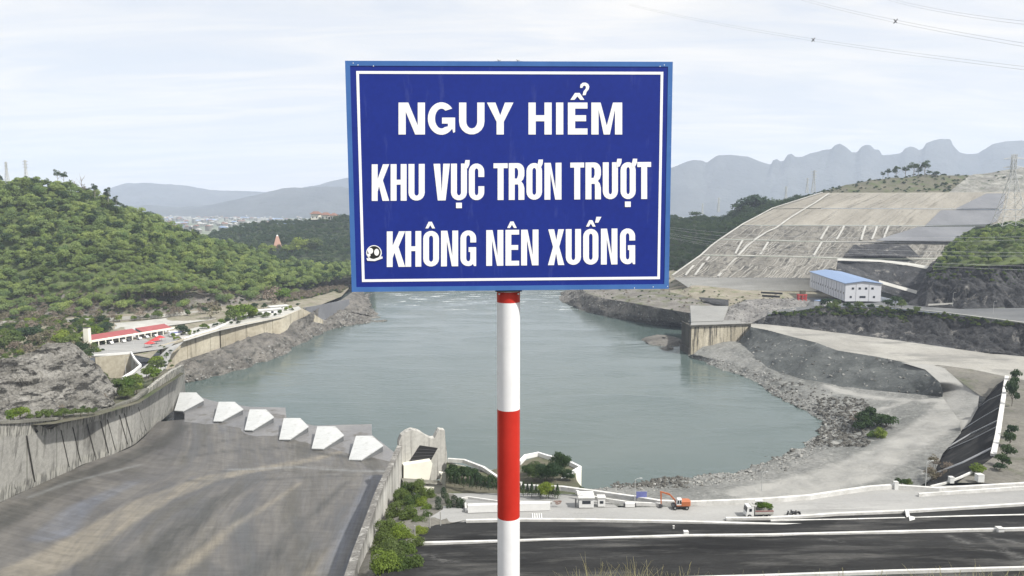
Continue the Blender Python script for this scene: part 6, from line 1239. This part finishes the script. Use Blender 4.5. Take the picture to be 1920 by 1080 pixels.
for ch, a, b_ in [('K',725,759.5),('H',759.8,789.7),('O',793.3,823),('N',826.8,859),('G',863.2,892.8),('N',911.7,943.8),('E',947.8,973.5),('N',977.2,1009.8),('X',1027.5,1058.3),('U',1061,1089.6),('O',1093.6,1122.3),('N',1127,1158),('G',1162.8,1191.3)]: letter(ch, a, b_, R3)
LT.build('text_line', m_letter, sign)
def poly(pts):
    global LT
    LT = MB()
    n0 = len(LT.v); LT.v += [onb(pl(x, y, -.0024)) for x, y in pts]; tri = tessellate_polygon([[Vector((x, y, 0)) for x, y in pts]])
    for t_ in tri:
        a, b_, c = [LT.v[n0+i] for i in t_]; t_ = tuple(n0+i for i in t_); LT.f.append(t_ if (b_-a).cross(c-a).dot(sN) > 0 else t_[::-1])
    LT.build('accent_mark', m_letter, sign)
def circ(x0, x1, y0, y1): w_ = x1-x0; poly([(x0, y1), (x0+w_*.33, y0), (x0+w_*.67, y0), (x1, y1), (x1-w_*.30, y1), (x0+w_*.5, y0+(y1-y0)*.5), (x0+w_*.30, y1)])
circ(1069.5, 1096, 174, 187); circ(797.5, 815.7, 415.8, 428.3); circ(951, 969, 415.3, 427.5); circ(1099, 1117, 412.8, 425)
poly([(1118.5,406.5),(1128,406.5),(1122,417.5),(1115.8,417.5)])                                                   # acute
poly([(1087.8,164.5),(1088.5,158.5),(1092.5,155),(1098,154.5),(1103,157),(1105.3,162),(1104,167.5),(1100,172),(1098.5,178),(1092.5,178.5),(1094,171.5),(1098.3,166),(1099,162.5),(1096.8,160.3),(1093.8,161),(1092.3,164.5)])   # hook
for x0, y0 in ((855, 380), (1172, 377.8)): poly([(x0,y0),(x0+11,y0),(x0+11,y0+10.3),(x0,y0+10.3)])
for x0, y0, yy in ((872.5, 300, 307.5), (1010, 299, 306), (1157.8, 297.5, 304), (1187, 297.5, 304)): poly([(x0,y0),(x0+8.2,y0),(x0+7.6,yy+1),(x0+4.5,yy+8),(x0-1.5,yy+9.5),(x0-2,yy+2.5)])
# round sticker: plain generic two-tone portrait badge
def disc(cx, cy, rx, ry, h, nm, mt, par, a0=0, a1=360, n=28):
    m1 = MB(); m1.add([onb(pl(cx+rx*math.cos(R(a0+(a1-a0)*i/n)), cy+ry*math.sin(R(a0+(a1-a0)*i/n)), h)) for i in range(n)], [tuple(range(n))[::-1]]); return m1.build(nm, mt, par)
m_ink = flat('black_ink', (.01, .012, .012), .5)
st_ = disc(701, 474, 14.6, 14.2, -.0028, 'sticker', m_letter, sign); disc(701, 473.5, 12.6, 12.2, -.0024, 'dark_field', m_ink, st_)
disc(694.5, 470.5, 5.0, 5.6, -.0020, 'pale_shape', m_letter, st_); disc(706, 473, 4.6, 6.4, -.0020, 'pale_shape', m_letter, st_); disc(691.5, 478.5, 3.2, 3.0, -.0018, 'pale_shape', m_letter, st_)
m1 = MB(); m1.add([onb(pl(x, y, -.0016)) for x, y in [(687,484),(700,486),(716.5,480.5),(717.5,484.5),(703,489.5),(688.5,489)]], [(0,1,2,3,4,5)]); m1.build('ribbon', m_letter, st_)
# bolts and bracket behind, then the pole
for px, py in ((662,118),(671,121.5),(700,123.5),(1246,121.5),(1238,124),(1252,537),(1225,538),(1190,540)):
    m1 = MB(); q = pl(px, py, -.0020); m1.add([onb(q+Vector((.0016*math.cos(R(a)), .0016*math.sin(R(a)), 0))) for a in range(0, 360, 60)], [(5,4,3,2,1,0)]); m1.build('rivet', m_letter, sign)
for px in (936, 972):
    q = pl(px, 113, -.03); m1 = MB(); m1.tube([onb(q+Vector((0, 0, 0))), onb(q+Vector((0, -.006, 0)))], .0035, 8); m1.tube([onb(q+Vector((-.006, -.0075, 0))), onb(q+Vector((.006, -.0055, 0)))], .0014, 6); m1.build('bracket_bolt', m_steel, sign)
sbox(pl(927,114).x, pl(981,114).x, -.0018, -.0002, -.05, -.01).build('top_bracket', m_darkgrey, sign)
pd = 43/FP; dpole = (sO.y)+.075; pr_ = pd/2*dpole*1.02
pc = D(953.5, 800, dpole); m_pw = MT('pole_white', (.70, .70, .70), (.76, .76, .76), 5, c3=(.48, .46, .43), s3=14, t3=(.66, .74), st3=(1, 1, .5), grain=.06, gs=30, rough=.4); m_prd = MT('pole_red', (.40, .024, .016), (.47, .03, .02), 6, c3=(.75, .55, .5), s3=24, t3=(.74, .78), grain=.05, gs=30, rough=.35)
def zat(py): return D(953.5, py, dpole).z-sO.z
def band(nm, za, zb, mt, r_=pr_):
    m1 = MB(); k = 32; x, y = pc.x-sO.x, pc.y-sO.y; V = [(x+r_*math.cos(2*math.pi*i/k), y+r_*math.sin(2*math.pi*i/k), z) for z in (za, zb) for i in range(k)]
    m1.add(V, [(i, (i+1) % k, k+(i+1) % k, k+i) for i in range(k)]);o = m1.build(nm, mt, pole if nm != 'pole' else sign, True); return o
pole = band('pole', -2.3, zat(968), m_pw)
band('red_band', zat(968), zat(766), m_prd); band('white_band', zat(766), zat(566), m_pw); band('red_band', zat(566), zat(546), m_prd); band('upper_shaft', zat(546), -.02, m_pw, pr_*.98)
sbox(pl(929,546).x, pl(979,546).x, SH+.0005, SH+.005, -.12, -.005).build('lower_bracket', m_ink, sign)
for px in (936, 972):
    m1 = MB(); q = D(px, 551, dpole-pr_)-sO; m1.tube([q, q+Vector((0, -.004, 0))], .0032, 8); m1.build('bracket_bolt', m_steel, sign)
# ---------------------------------------------------------------- air, sky, sun, camera
hz = MB().box(-9700, 9700, -700, 10700, -2.5, 900)
m, nt, b = nodes('thin_haze'); nt.nodes.remove(b)
pv = nt.nodes.new('ShaderNodeVolumePrincipled'); pv.inputs['Color'].default_value = (.73, .82, 1., 1); pv.inputs['Density'].default_value = HAZE
pv.inputs['Anisotropy'].default_value = .0
L(nt, pv.outputs[0], nt.nodes['Material Output'].inputs['Volume'])
tag(hz.build('haze', m), kind='stuff')

SUN_EL, SUN_AZ = 50., 122.                    # azimuth clockwise from the view direction
sd = Vector((math.sin(R(SUN_AZ))*math.cos(R(SUN_EL)), math.cos(R(SUN_AZ))*math.cos(R(SUN_EL)), math.sin(R(SUN_EL))))
sl = bpy.data.lights.new('sun', 'SUN'); sl.energy = SUNE; sl.angle = R(1.5); sl.color = (1., .965, .905)
so = bpy.data.objects.new('sun', sl); COL.objects.link(so); so.rotation_euler = sd.to_track_quat('Z', 'Y').to_euler()
w = bpy.data.worlds.new('World'); SC.world = w; w.use_nodes = True; nt = w.node_tree
bg = nt.nodes['Background']; sky = nt.nodes.new('ShaderNodeTexSky'); sky.sky_type = 'NISHITA'; sky.sun_disc = False
sky.sun_elevation = R(SUN_EL); sky.sun_rotation = R(SUN_AZ); sky.air_density = 1.; sky.dust_density = 2.; sky.ozone_density = 1.
tc = nt.nodes.new('ShaderNodeTexCoord').outputs['Generated']
sep = nt.nodes.new('ShaderNodeSeparateXYZ'); L(nt, tc, sep.inputs[0])
zz = math_(nt, 'ADD', math_(nt, 'MAXIMUM', sep.outputs['Z'], 0.), .12)
cmb = nt.nodes.new('ShaderNodeCombineXYZ'); L(nt, math_(nt, 'DIVIDE', sep.outputs['X'], zz), cmb.inputs[0]); L(nt, math_(nt, 'DIVIDE', sep.outputs['Y'], zz), cmb.inputs[1])
n1 = noise(nt, cmb.outputs[0], .7, 8, .55, (1., 2.2, 1), .9, (0, 0, .5))
n2 = noise(nt, cmb.outputs[0], 3.5, 6, .6, (.7, 1.8, 1), .6, (0, 0, .8))
f = math_(nt, 'ADD', math_(nt, 'MULTIPLY', n1, .8), math_(nt, 'MULTIPLY', n2, .2))
fac = ramp(nt, f, [(.40, .80), (.58, 1.)])
n3 = noise(nt, cmb.outputs[0], 1.3, 7, .6, (.6, 2., 1), 1.2, (0, 0, -.35))
col = mix(nt, fac, sky.outputs[0], mix(nt, ramp(nt, n3, [(.40, 0.), (.62, 1.)]), (CLOUD[0]*.90, CLOUD[1]*.94, CLOUD[2]*1.0), (CLOUD[0]*1.08, CLOUD[1]*1.07, CLOUD[2]*1.04)))
L(nt, col, bg.inputs['Color']); bg.inputs['Strength'].default_value = SKYS
cam = bpy.data.cameras.new('camera'); co = bpy.data.objects.new('camera', cam); COL.objects.link(co)
co.location = (0, 0, EYE); co.rotation_euler = (R(90)-TH, 0, 0); cam.sensor_width = 36; cam.lens = FP/1920*36
cam.clip_start = .05; cam.clip_end = 40000; SC.camera = co
SC.render.engine = 'CYCLES'; SC.cycles.volume_bounces = 2; SC.cycles.max_bounces = 8; SC.cycles.diffuse_bounces = 3
SC.cycles.transparent_max_bounces = 8; SC.cycles.use_denoising = True
SC.view_settings.view_transform = 'Standard'; SC.view_settings.look = 'None'; SC.view_settings.exposure = EXPO; SC.view_settings.gamma = 1
